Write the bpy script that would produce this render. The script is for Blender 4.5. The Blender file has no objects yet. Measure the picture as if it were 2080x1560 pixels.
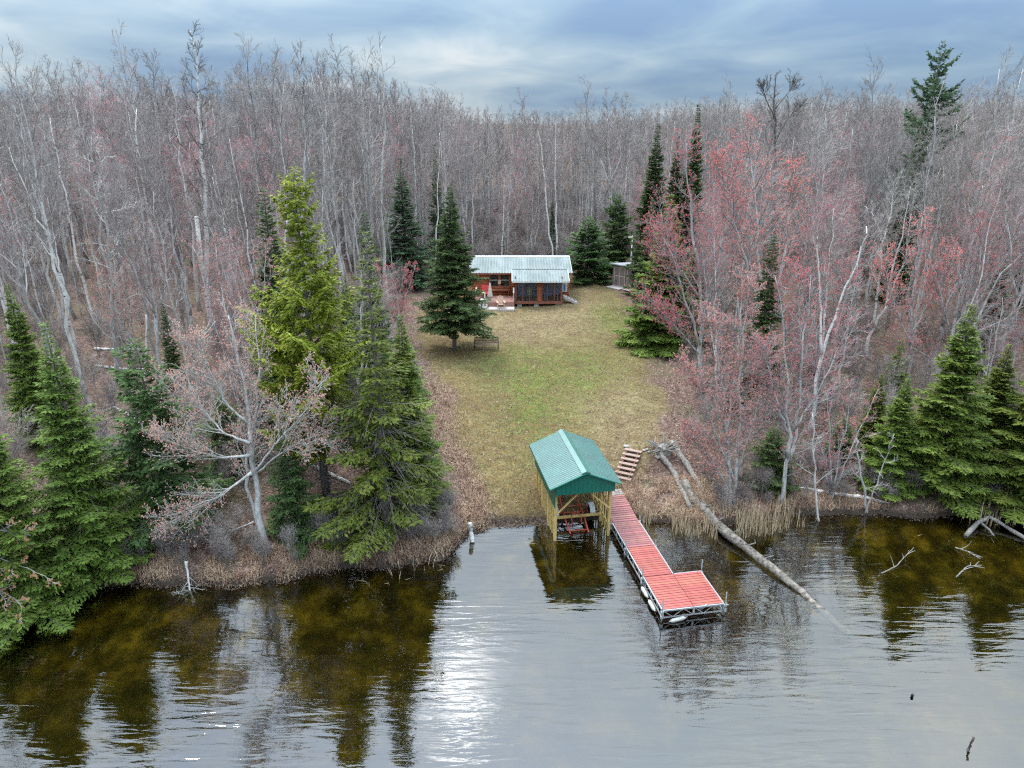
import bpy, math, random
import numpy as np
from mathutils import Vector, Matrix

# ------------------------------------------------------------------ camera
SC = bpy.context.scene
COL = SC.collection
F_PX, HOR, CAM_H = 1450.0, 243.0, 17.5
PITCH = math.atan((780 - HOR) / F_PX)
cam_d = bpy.data.cameras.new('camera')
cam_d.sensor_width = 36.0
cam_d.lens = 36.0 * F_PX / 2080.0
cam_d.clip_start = 0.1
cam_d.clip_end = 6000
cam = bpy.data.objects.new('camera', cam_d)
COL.objects.link(cam)
cam.location = (0, 0, CAM_H)
cam.rotation_euler = (math.pi / 2 - PITCH, 0, 0)
SC.camera = cam

# ------------------------------------------------------------------ sky and sun
SUN_EL, SUN_AZ = math.radians(62), math.radians(-38)      # azimuth from +Y, clockwise
world = bpy.data.worlds.new('World')
SC.world = world
world.use_nodes = True


class NT:
    """small helper for node trees"""
    def __init__(s, tree):
        s.t = tree
        s.t.nodes.clear()

    def n(s, typ, **kw):
        nd = s.t.nodes.new(typ)
        ins = kw.pop('i', {})
        for k, v in kw.items():
            setattr(nd, k, v)
        for k, v in ins.items():
            if isinstance(v, bpy.types.NodeSocket):
                s.t.links.new(v, nd.inputs[k])
            elif isinstance(v, bpy.types.Node):
                s.t.links.new(v.outputs[0], nd.inputs[k])
            else:
                nd.inputs[k].default_value = v
        return nd

    def m(s, op, a, b=0.0, c=0.0, clamp=False):
        return s.n('ShaderNodeMath', operation=op, use_clamp=clamp, i={0: a, 1: b, 2: c}).outputs[0]

    def vm(s, op, a, b=(0, 0, 0)):
        nd = s.n('ShaderNodeVectorMath', operation=op, i={0: a, 1: b})
        return nd.outputs['Value'] if op in ('DOT_PRODUCT', 'LENGTH') else nd.outputs[0]

    def ramp(s, fac, stops, interp='LINEAR'):
        nd = s.n('ShaderNodeValToRGB', i={0: fac})
        cr = nd.color_ramp
        cr.interpolation = interp
        while len(cr.elements) < len(stops):
            cr.elements.new(0.5)
        for e, (p, c) in zip(cr.elements, stops):
            e.position = p
            if not hasattr(c, '__len__'):
                c = (c, c, c)
            e.color = tuple(c)[:3] + (1.0,)
        return nd.outputs[0]

    def mix(s, fac, a, b, blend='MIX'):
        nd = s.n('ShaderNodeMix', data_type='RGBA', blend_type=blend)
        for k, v in ((0, fac), (6, a), (7, b)):
            if isinstance(v, bpy.types.NodeSocket):
                s.t.links.new(v, nd.inputs[k])
            elif isinstance(v, (tuple, list)):
                nd.inputs[k].default_value = tuple(v)[:3] + (1.0,)
            else:
                nd.inputs[k].default_value = v
        return nd.outputs[2]

    def noise(s, vec, scale, detail=4.0, rough=0.55, dist=0.0, dim='3D'):
        return s.n('ShaderNodeTexNoise', noise_dimensions=dim,
                   i={'Vector': vec, 'Scale': scale, 'Detail': detail, 'Roughness': rough, 'Distortion': dist}).outputs[0]

    def mapping(s, vec, loc=(0, 0, 0), rot=(0, 0, 0), scale=(1, 1, 1)):
        return s.n('ShaderNodeMapping', i={'Vector': vec, 'Location': loc, 'Rotation': rot, 'Scale': scale}).outputs[0]

    def link(s, a, b):
        s.t.links.new(a, b)


def build_world():
    w = NT(world.node_tree)
    tc = w.n('ShaderNodeTexCoord')
    d = w.vm('NORMALIZE', tc.outputs['Generated'])
    sep = w.n('ShaderNodeSeparateXYZ', i={0: d})
    x, y, z = sep.outputs
    sky = w.n('ShaderNodeTexSky', sky_type='NISHITA')
    sky.sun_disc = False
    sky.sun_elevation = SUN_EL
    sky.sun_rotation = SUN_AZ
    sky.air_density = 1.0
    sky.dust_density = 1.5
    # flat cloud deck seen in perspective
    zz = w.m('MAXIMUM', w.m('ADD', z, 0.13), 0.06)
    px = w.m('DIVIDE', x, zz)
    py = w.m('DIVIDE', y, zz)
    p = w.n('ShaderNodeCombineXYZ', i={0: px, 1: py, 2: 0.0}).outputs[0]
    n1 = w.noise(w.mapping(p, loc=(11.4, 2.54, 0), scale=(1.0, 0.6, 1)), 0.5, 3, 0.5, 0.3)
    n2 = w.noise(w.mapping(p, loc=(34.16, 39.6, 0), scale=(1.0, 0.8, 1)), 1.4, 4, 0.55, 0.5)
    dens = w.m('ADD', w.m('MULTIPLY', n1, 0.70), w.m('MULTIPLY', n2, 0.30))
    cloud = w.ramp(dens, [(0.36, (0.76, 0.84, 0.90)), (0.45, (0.47, 0.62, 0.75)), (0.53, (0.32, 0.48, 0.66)), (0.62, (0.20, 0.35, 0.58))])
    cloud = w.mix(w.m('MULTIPLY', w.m('MAXIMUM', z, 0.0), 1.7, clamp=True), cloud, w.mix(1.0, w.mix(0.45, cloud, (0.5, 0.5, 0.5)), (1.05, 1.03, 0.99), 'MULTIPLY'))
    # overcast sky brightens with height
    zc = w.m('MAXIMUM', z, 0.0)
    grad = w.m('ADD', 0.41, w.m('MULTIPLY', w.m('POWER', zc, 1.5), 4.0))
    base = w.mix(1.0, cloud, w.n('ShaderNodeCombineXYZ', i={0: grad, 1: grad, 2: w.m('MULTIPLY', grad, 1.0)}).outputs[0], 'MULTIPLY')
    # thin bright place in the deck where the sun is nearly through
    gd = Vector((math.sin(math.radians(-5.5)) * math.cos(math.radians(44)), math.cos(math.radians(-5.5)) * math.cos(math.radians(44)), math.sin(math.radians(44))))
    dot = w.vm('DOT_PRODUCT', d, tuple(gd))
    lobe = w.m('POWER', w.m('MAXIMUM', dot, 0.0), 1400.0)
    lobe2 = w.m('POWER', w.m('MAXIMUM', dot, 0.0), 40.0)
    hole = w.ramp(n2, [(0.36, 1.0), (0.62, 0.15)])
    glow = w.m('ADD', w.m('MULTIPLY', w.m('MULTIPLY', lobe, hole), 7.5), w.m('MULTIPLY', lobe2, 0.25))
    gcol = w.mix(1.0, (1.0, 0.98, 0.95), w.n('ShaderNodeCombineXYZ', i={0: glow, 1: glow, 2: glow}).outputs[0], 'MULTIPLY')
    tot = w.mix(1.0, base, gcol, 'ADD')
    tot10 = w.mix(1.0, tot, (10.0, 10.0, 10.0), 'MULTIPLY')
    blue = w.mix(0.93, sky.outputs[0], tot10)
    # ground side of the dome
    low = w.m('LESS_THAN', z, -0.02)
    out = w.mix(low, blue, (0.6, 0.6, 0.5))
    bg = w.n('ShaderNodeBackground', i={'Color': out, 'Strength': 0.1})
    o = w.n('ShaderNodeOutputWorld')
    w.link(bg.outputs[0], o.inputs[0])


build_world()
sun_d = bpy.data.lights.new('sun', 'SUN')
sun_d.energy = 1.5
sun_d.angle = math.radians(16)
sun_d.color = (1.0, 0.96, 0.90)
sun = bpy.data.objects.new('sun', sun_d)
COL.objects.link(sun)
sv = Vector((math.sin(SUN_AZ) * math.cos(SUN_EL), math.cos(SUN_AZ) * math.cos(SUN_EL), math.sin(SUN_EL)))
sun.rotation_euler = sv.to_track_quat('Z', 'Y').to_euler()
sun.location = sv * 200

SC.view_settings.view_transform = 'Standard'
SC.view_settings.look = 'None'
SC.view_settings.exposure = 1.0
SC.view_settings.gamma = 1.0
SC.view_settings.use_curve_mapping = False
SC.render.engine = 'CYCLES'
SC.cycles.max_bounces = 6
SC.cycles.diffuse_bounces = 3
SC.cycles.glossy_bounces = 3
SC.cycles.transmission_bounces = 4
SC.cycles.transparent_max_bounces = 12
SC.cycles.caustics_reflective = False
SC.cycles.caustics_refractive = False
SC.cycles.use_denoising = False
SC.cycles.filter_width = 1.25
SC.cycles.use_adaptive_sampling = True
SC.cycles.adaptive_threshold = 0.02

R = random.Random(5)
NR = np.random.default_rng(11)

# ------------------------------------------------------------------ terrain shape
SHORE = np.array([(-400, 12), (-60, 17), (-30, 20.6), (-19.6, 22.6), (-17.7, 23.2), (-15.3, 24.4), (-12.2, 24.1), (-9.0, 24.4), (-8.0, 25.2), (-5.3, 25.3),
                  (-2.9, 26.1), (-2.0, 27.8), (-0.9, 28.7), (1.1, 28.8), (2.5, 28.7), (4.3, 29.2), (5.9, 29.0), (8.1, 28.7), (9.5, 28.4), (11.4, 28.9),
                  (13.0, 29.6), (16.4, 29.6), (19.8, 29.3), (22.2, 29.3), (26, 29.6), (60, 31), (400, 30)], float)


def hash2(ix, iy, seed):
    n = (ix * 374761393 + iy * 668265263 + seed * 1442695041) & 0xFFFFFFFF
    n = ((n ^ (n >> 13)) * 1274126177) & 0xFFFFFFFF
    return ((n ^ (n >> 16)) & 0xFFFF) / 65535.0


def vnoise(x, y, scale, seed=0, octs=3):
    x = np.asarray(x, float) * scale
    y = np.asarray(y, float) * scale
    tot = 0.0
    amp, norm = 1.0, 0.0
    for o in range(octs):
        ix, iy = np.floor(x).astype(np.int64), np.floor(y).astype(np.int64)
        fx, fy = x - ix, y - iy
        fx, fy = fx * fx * (3 - 2 * fx), fy * fy * (3 - 2 * fy)
        v = (hash2(ix, iy, seed + o) * (1 - fx) + hash2(ix + 1, iy, seed + o) * fx) * (1 - fy) + \
            (hash2(ix, iy + 1, seed + o) * (1 - fx) + hash2(ix + 1, iy + 1, seed + o) * fx) * fy
        tot = tot + amp * v
        norm += amp
        x, y, amp = x * 2.03 + 17.3, y * 2.03 + 5.1, amp * 0.5
    return tot / norm


def sstep(a, b, v):
    t = np.clip((np.asarray(v, float) - a) / (b - a), 0, 1)
    return t * t * (3 - 2 * t)


def shore_y(x):
    return np.interp(x, SHORE[:, 0], SHORE[:, 1]) + (vnoise(x, 0 * np.asarray(x, float), 0.9, 3, 2) - 0.5) * 0.5


def height(x, y):
    x, y = np.asarray(x, float), np.asarray(y, float)
    d = y - shore_y(x)
    dp = np.maximum(d, 0)
    ramp = np.exp(-((x - 1.2) / 3.2) ** 2)                      # launch ramp: gentle edge
    lip = 0.22 * (1 - ramp) * (1 - np.exp(-dp / 0.25))
    h = lip + 1.75 * (1 - np.exp(-dp / 6.0)) + 0.021 * np.minimum(dp, 45)
    h = h + 0.75 * sstep(3.0, 4.5, d) * np.exp(-((x - 7.4) / 1.9) ** 2) * np.exp(-np.maximum(d - 4.5, 0) / 5)
    wild = 1 - lawn_mask(x, y)
    h = h + (vnoise(x, y, 0.22, 9, 3) - 0.5) * 0.7 * sstep(0.5, 6, d) * wild + (vnoise(x, y, 0.9, 19, 2) - 0.5) * 0.16 * sstep(0.2, 3, d)
    bed = -0.02 - 0.17 * np.minimum(-np.minimum(d, 0), 4) - 0.11 * np.clip(-d - 4, 0, 14) + (vnoise(x, y, 0.5, 33, 3) - 0.5) * 0.25 * sstep(0.3, 3, -d)
    return np.where(d > 0, h, bed)


LAWN_L = np.array([(25, 0.2), (28.8, -1.0), (30, -1.4), (32, -2.4), (35, -3.4), (38, -3.3), (42, -4.4), (47, -6.2), (52, -7.5), (60, -7.5), (66, -6.5), (70, -3), (74, 6)], float)
LAWN_R = np.array([(25, 4.5), (29, 5.0), (31, 5.3), (33.2, 7.4), (36, 8.2), (42, 8.8), (48, 9.4), (55, 9.6), (60, 10.2), (66, 9.6), (70, 9.0), (74, 7)], float)


def lawn_mask(x, y):
    x, y = np.asarray(x, float), np.asarray(y, float)
    j = (vnoise(x, y, 0.45, 51, 3) - 0.5) * 2.2
    l = np.interp(y, LAWN_L[:, 0], LAWN_L[:, 1])
    r = np.interp(y, LAWN_R[:, 0], LAWN_R[:, 1])
    m = sstep(-0.5, 0.6, x - l + j) * sstep(-0.5, 0.6, r - x + j)
    return m * sstep(27, 29, y) * (1 - sstep(69, 72, y + j))


CT, ST = math.cos(PITCH), math.sin(PITCH)


def ray(px, py):
    u, v = (px - 1040) / F_PX, (780 - py) / F_PX
    return np.array([u, CT + v * ST, -ST + v * CT])


def G(px, py):
    """where the ground stands under a place of the photograph"""
    d = ray(px, py)
    t = np.arange(12, 400, 0.1)
    pts = np.array([0, 0, CAM_H])[:, None] + d[:, None] * t
    hz = np.maximum(height(pts[0], pts[1]), 0.0)
    k = np.argmax(pts[2] < hz)
    return Vector((pts[0][k], pts[1][k], float(height(pts[0][k], pts[1][k]))))


def zat(py, Y):
    k = (780 - py) / F_PX
    return CAM_H + (k * Y * CT - Y * ST) / (CT + k * ST)


def xat(px, Y, z):
    return (px - 1040) / F_PX * (Y * CT + (CAM_H - z) * ST)


def gz(x, y):
    return float(height(x, y))


# ------------------------------------------------------------------ mesh helpers
def new_mesh(name, V, quads=None, tris=None, smooth=False):
    me = bpy.data.meshes.new(name)
    V = np.asarray(V, np.float32)
    q = np.zeros((0, 4), np.int32) if quads is None or len(quads) == 0 else np.asarray(quads, np.int32)
    t = np.zeros((0, 3), np.int32) if tris is None or len(tris) == 0 else np.asarray(tris, np.int32)
    me.vertices.add(len(V))
    me.vertices.foreach_set('co', V.ravel())
    loops = np.concatenate([q.ravel(), t.ravel()]).astype(np.int32)
    starts = np.concatenate([np.arange(len(q)) * 4, len(q) * 4 + np.arange(len(t)) * 3]).astype(np.int32)
    me.loops.add(len(loops))
    me.loops.foreach_set('vertex_index', loops)
    me.polygons.add(len(starts))
    me.polygons.foreach_set('loop_start', starts)
    me.polygons.foreach_set('use_smooth', np.full(len(starts), bool(smooth)))
    me.update(calc_edges=True)
    me.validate()
    return me


class MB:
    """collects simple solids and links them as one mesh object"""
    def __init__(s):
        s.V, s.Q, s.T, s.n = [], [], [], 0

    def add(s, V, Q=None, T=None):
        V = np.asarray(V, float).reshape(-1, 3)
        if Q is not None and len(Q):
            s.Q.append(np.asarray(Q, int) + s.n)
        if T is not None and len(T):
            s.T.append(np.asarray(T, int) + s.n)
        s.V.append(V)
        s.n += len(V)
        return s

    def box(s, x0, x1, y0, y1, z0, z1, M=None):
        V = np.array([(x, y, z) for z in (z0, z1) for y in (y0, y1) for x in (x0, x1)], float)
        if M is not None:
            V = V @ np.array(M.to_3x3()).T + np.array(M.translation)
        return s.add(V, [(0, 2, 3, 1), (4, 5, 7, 6), (0, 1, 5, 4), (2, 6, 7, 3), (0, 4, 6, 2), (1, 3, 7, 5)])

    def beam(s, a, b, w, h, up=(0, 0, 1)):
        a, b = Vector(a), Vector(b)
        d = (b - a)
        L = d.length
        d.normalize()
        up = Vector(up)
        if abs(d.dot(up)) > 0.98:
            up = Vector((0, 1, 0))
        x = d.cross(up).normalized()
        u = x.cross(d)
        M = Matrix.Identity(4)
        M.col[0][:3], M.col[1][:3], M.col[2][:3] = x, d, u
        M.translation = a
        return s.box(-w / 2, w / 2, 0, L, -h / 2, h / 2, M)

    def tube(s, pts, rad, n=8, cap=True):
        pts = np.asarray(pts, float)
        k = len(pts)
        rad = np.broadcast_to(np.asarray(rad, float), (k,))
        tan = np.gradient(pts, axis=0)
        tan /= np.linalg.norm(tan, axis=1)[:, None] + 1e-9
        ref = np.array([0, 0, 1.0]) if abs(tan[0][2]) < 0.9 else np.array([1.0, 0, 0])
        V = []
        for i in range(k):
            a = np.cross(tan[i], ref)
            a /= np.linalg.norm(a) + 1e-9
            b = np.cross(tan[i], a)
            ref = -np.cross(tan[i], a) if False else ref
            for j in range(n):
                t = 2 * math.pi * j / n
                V.append(pts[i] + rad[i] * (a * math.cos(t) + b * math.sin(t)))
        Q = [(i * n + j, i * n + (j + 1) % n, (i + 1) * n + (j + 1) % n, (i + 1) * n + j) for i in range(k - 1) for j in range(n)]
        T = []
        if cap:
            V += [pts[0], pts[-1]]
            c0, c1 = k * n, k * n + 1
            T = [(c0, (j + 1) % n, j) for j in range(n)] + [(c1, (k - 1) * n + j, (k - 1) * n + (j + 1) % n) for j in range(n)]
        return s.add(V, Q, T)

    def lathe(s, prof, n=16, c=(0, 0, 0)):
        V = [(c[0] + r * math.cos(2 * math.pi * j / n), c[1] + r * math.sin(2 * math.pi * j / n), c[2] + z) for r, z in prof for j in range(n)]
        Q = [(i * n + j, i * n + (j + 1) % n, (i + 1) * n + (j + 1) % n, (i + 1) * n + j) for i in range(len(prof) - 1) for j in range(n)]
        return s.add(V, Q)

    def poly_prism(s, pts2, y0, y1, axis='y'):
        """prism of a polygon in x,z between y0 and y1 (axis y) or of x,y between z0,z1 (axis z)"""
        k = len(pts2)
        if axis == 'y':
            V = [(x, y0, z) for x, z in pts2] + [(x, y1, z) for x, z in pts2]
        elif axis == 'x':
            V = [(y0, y, z) for y, z in pts2] + [(y1, y, z) for y, z in pts2]
        else:
            V = [(x, y, y0) for x, y in pts2] + [(x, y, y1) for x, y in pts2]
        Q = [(i, (i + 1) % k, k + (i + 1) % k, k + i) for i in range(k)]
        T = [(0, i + 1, i) for i in range(1, k - 1)] + [(k, k + i, k + i + 1) for i in range(1, k - 1)]
        return s.add(V, Q, T)

    def mesh(s, name, mat=None, smooth=False):
        me = new_mesh(name, np.concatenate(s.V), np.concatenate(s.Q) if s.Q else None, np.concatenate(s.T) if s.T else None, smooth)
        if mat:
            me.materials.append(mat)
        return me

    def build(s, name, mat, parent=None, smooth=False, bevel=0.0):
        o = link(name, s.mesh(name, mat, smooth), parent)
        if bevel:
            b = o.modifiers.new('bevel', 'BEVEL')
            b.width = bevel
            b.segments = 1
        return o


def link(name, data, parent=None, loc=None, rot=None, scale=None):
    o = bpy.data.objects.new(name, data)
    COL.objects.link(o)
    if parent:
        o.parent = parent
    if loc is not None:
        o.location = loc
    if rot is not None:
        o.rotation_euler = rot
    if scale is not None:
        o.scale = scale if hasattr(scale, '__len__') else (scale,) * 3
    return o


def tag(o, label=None, cat=None, group=None, kind=None):
    if label:
        o['label'] = label
    if cat:
        o['category'] = cat
    if group:
        o['group'] = group
    if kind:
        o['kind'] = kind
    return o


def empty(name, label, cat, loc=(0, 0, 0), rz=0.0, group=None, scale=1.0):
    o = link(name, None, None, loc, (0, 0, rz), scale)
    o.empty_display_size = 0.3
    return tag(o, label, cat, group)


# ------------------------------------------------------------------ materials
def mat(name, c1, c2=None, rough=0.7, scale=6.0, stretch=(1, 1, 1), detail=5, bump=0.0, metal=0.0, spec=0.4, vary=0.0, coords='Object', lo=0.35, hi=0.65, bscale=None, dist=0.01):
    m = bpy.data.materials.new(name)
    m.use_nodes = True
    t = NT(m.node_tree)
    bs = t.n('ShaderNodeBsdfPrincipled')
    tc = t.n('ShaderNodeTexCoord')
    v = t.mapping(tc.outputs[coords] if coords != 'World' else t.n('ShaderNodeNewGeometry').outputs['Position'], scale=stretch)
    nz = t.noise(v, scale, detail, 0.6)
    col = t.ramp(nz, [(lo, c1), (hi, c2 if c2 else c1)])
    if vary:
        oi = t.n('ShaderNodeObjectInfo')
        val = t.m('ADD', 1.0 - vary, t.m('MULTIPLY', oi.outputs['Random'], 2 * vary))
        hue = t.m('ADD', 0.5 - vary * 0.06, t.m('MULTIPLY', t.m('FRACT', t.m('MULTIPLY', oi.outputs['Random'], 7.31)), vary * 0.12))
        col = t.n('ShaderNodeHueSaturation', i={'Hue': hue, 'Value': val, 'Color': col}).outputs[0]
    t.link(col, bs.inputs['Base Color'])
    bs.inputs['Roughness'].default_value = rough
    bs.inputs['Metallic'].default_value = metal
    bs.inputs['Specular IOR Level'].default_value = spec
    if bump:
        bn = t.n('ShaderNodeBump', i={'Strength': bump, 'Distance': dist, 'Height': t.noise(v, bscale or scale * 2, 4, 0.6)})
        t.link(bn.outputs[0], bs.inputs['Normal'])
    o = t.n('ShaderNodeOutputMaterial')
    t.link(bs.outputs[0], o.inputs[0])
    return m


def birch_mat(name, white=(0.76, 0.71, 0.67), dark=(0.07, 0.06, 0.055)):
    m = bpy.data.materials.new(name)
    m.use_nodes = True
    t = NT(m.node_tree)
    bs = t.n('ShaderNodeBsdfPrincipled')
    pos = t.n('ShaderNodeTexCoord').outputs['Object']
    a = t.noise(t.mapping(pos, scale=(2.5, 2.5, 9.0)), 1.0, 4, 0.6)
    b = t.noise(t.mapping(pos, scale=(1, 1, 0.8)), 1.2, 3, 0.5)
    mask = t.ramp(t.m('ADD', t.m('MULTIPLY', a, 0.75), t.m('MULTIPLY', b, 0.25)), [(0.55, 0.0), (0.62, 1.0)])
    c = t.mix(mask, t.mix(b, white, tuple(k * 0.75 for k in white)), dark)
    t.link(c, bs.inputs['Base Color'])
    bs.inputs['Roughness'].default_value = 0.75
    o = t.n('ShaderNodeOutputMaterial')
    t.link(bs.outputs[0], o.inputs[0])
    return m


def glass_mat(name, tint=(0.55, 0.6, 0.65), clear=0.5, rough=0.03):
    m = bpy.data.materials.new(name)
    m.use_nodes = True
    t = NT(m.node_tree)
    tr = t.n('ShaderNodeBsdfTransparent', i={'Color': tint + (1,)})
    gl = t.n('ShaderNodeBsdfGlossy', i={'Color': (1, 1, 1, 1), 'Roughness': rough})
    lw = t.n('ShaderNodeLayerWeight', i={'Blend': 0.35})
    fac = t.m('ADD', t.m('MULTIPLY', lw.outputs['Fresnel'], 0.22), 0.02, clamp=True)
    mx = t.n('ShaderNodeMixShader', i={0: fac, 1: tr.outputs[0], 2: gl.outputs[0]})
    o = t.n('ShaderNodeOutputMaterial')
    t.link(mx.outputs[0], o.inputs[0])
    return m


def foliage_mat(name, c1, c2, c3):
    m = bpy.data.materials.new(name)
    m.use_nodes = True
    t = NT(m.node_tree)
    pos = t.n('ShaderNodeTexCoord').outputs['Object']
    a = t.noise(pos, 1.1, 3, 0.6)
    b = t.noise(pos, 9.0, 2, 0.5)
    col = t.ramp(t.m('ADD', t.m('MULTIPLY', a, 0.55), t.m('MULTIPLY', b, 0.45)), [(0.36, c1), (0.5, c2), (0.64, c3)])
    oi = t.n('ShaderNodeObjectInfo')
    col = t.n('ShaderNodeHueSaturation', i={'Hue': t.m('ADD', 0.485, t.m('MULTIPLY', oi.outputs['Random'], 0.03)), 'Value': t.m('ADD', 0.85, t.m('MULTIPLY', oi.outputs['Random'], 0.3)), 'Color': col}).outputs[0]
    df = t.n('ShaderNodeBsdfPrincipled', i={'Base Color': col, 'Roughness': 0.6, 'Specular IOR Level': 0.25})
    tl = t.n('ShaderNodeBsdfTranslucent', i={'Color': col})
    mx = t.n('ShaderNodeMixShader', i={0: 0.28, 1: df.outputs[0], 2: tl.outputs[0]})
    o = t.n('ShaderNodeOutputMaterial')
    t.link(mx.outputs[0], o.inputs[0])
    return m


MT = {}
MT['bark_grey'] = mat('bark_grey', (0.17, 0.155, 0.147), (0.35, 0.33, 0.315), 0.85, 3, (2, 2, 0.7), vary=0.28, bump=0.3)
MT['bark_pale'] = mat('bark_pale', (0.30, 0.285, 0.265), (0.60, 0.575, 0.545), 0.85, 4, (2, 2, 0.8), vary=0.15, bump=0.3)
MT['bark_dark'] = mat('bark_dark', (0.06, 0.05, 0.045), (0.15, 0.13, 0.115), 0.9, 4, (2, 2, 0.7), vary=0.2, bump=0.3)
MT['bark_fir'] = mat('bark_fir', (0.11, 0.09, 0.08), (0.24, 0.21, 0.19), 0.9, 5, (2, 2, 0.8), bump=0.3)
MT['birch'] = birch_mat('birch_bark')
MT['twig_grey'] = mat('twig_grey', (0.23, 0.205, 0.195), (0.36, 0.325, 0.31), 0.8, 2, vary=0.35)
MT['twig_warm'] = mat('twig_warm', (0.19, 0.158, 0.145), (0.31, 0.265, 0.245), 0.8, 2, vary=0.3)
MT['twig_pale'] = mat('twig_pale', (0.32, 0.30, 0.27), (0.50, 0.48, 0.44), 0.8, 3, vary=0.12)
MT['bud_red'] = mat('bud_red', (0.58, 0.11, 0.12), (0.76, 0.24, 0.22), 0.7, 5, vary=0.2)
MT['bud_salmon'] = mat('bud_salmon', (0.60, 0.26, 0.21), (0.74, 0.40, 0.32), 0.7, 5, vary=0.2)
MT['bud_orange'] = mat('bud_orange', (0.40, 0.19, 0.09), (0.52, 0.29, 0.15), 0.7, 5)
MT['fol_bright'] = foliage_mat('foliage_bright', (0.085, 0.152, 0.027), (0.152, 0.238, 0.044), (0.256, 0.348, 0.076))
MT['fol_yellow'] = foliage_mat('foliage_yellow', (0.132, 0.165, 0.015), (0.231, 0.259, 0.024), (0.363, 0.369, 0.050))
MT['fol_mid'] = foliage_mat('foliage_mid', (0.086, 0.126, 0.024), (0.150, 0.204, 0.034), (0.240, 0.282, 0.058))
MT['fol_dark'] = foliage_mat('foliage_dark', (0.05, 0.092, 0.03), (0.088, 0.142, 0.045), (0.14, 0.20, 0.062))
MT['fol_blue'] = foliage_mat('foliage_blue', (0.052, 0.088, 0.047), (0.085, 0.130, 0.065), (0.130, 0.182, 0.091))
MT['dry_grass'] = mat('dry_grass', (0.26, 0.15, 0.10), (0.52, 0.37, 0.25), 0.9, 1.5, coords='World')
MT['reed'] = mat('reed_straw', (0.38, 0.27, 0.16), (0.60, 0.47, 0.32), 0.9, 2.0, coords='World')
MT['leaf_litter'] = mat('leaf_litter', (0.20, 0.11, 0.08), (0.42, 0.29, 0.22), 0.9, 3.0, coords='World')
MT['drift'] = mat('driftwood', (0.10, 0.09, 0.08), (0.30, 0.275, 0.25), 0.9, 6, (3, 3, 3), bump=0.6)
MT['log_grey'] = mat('weathered_log', (0.12, 0.105, 0.09), (0.36, 0.33, 0.29), 0.9, 3, (4, 4, 4), bump=0.8, dist=0.03)
MT['log_brown'] = mat('wet_log', (0.045, 0.037, 0.03), (0.30, 0.26, 0.22), 0.85, 1.6, (3, 3, 3), bump=1.0, dist=0.06)


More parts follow.
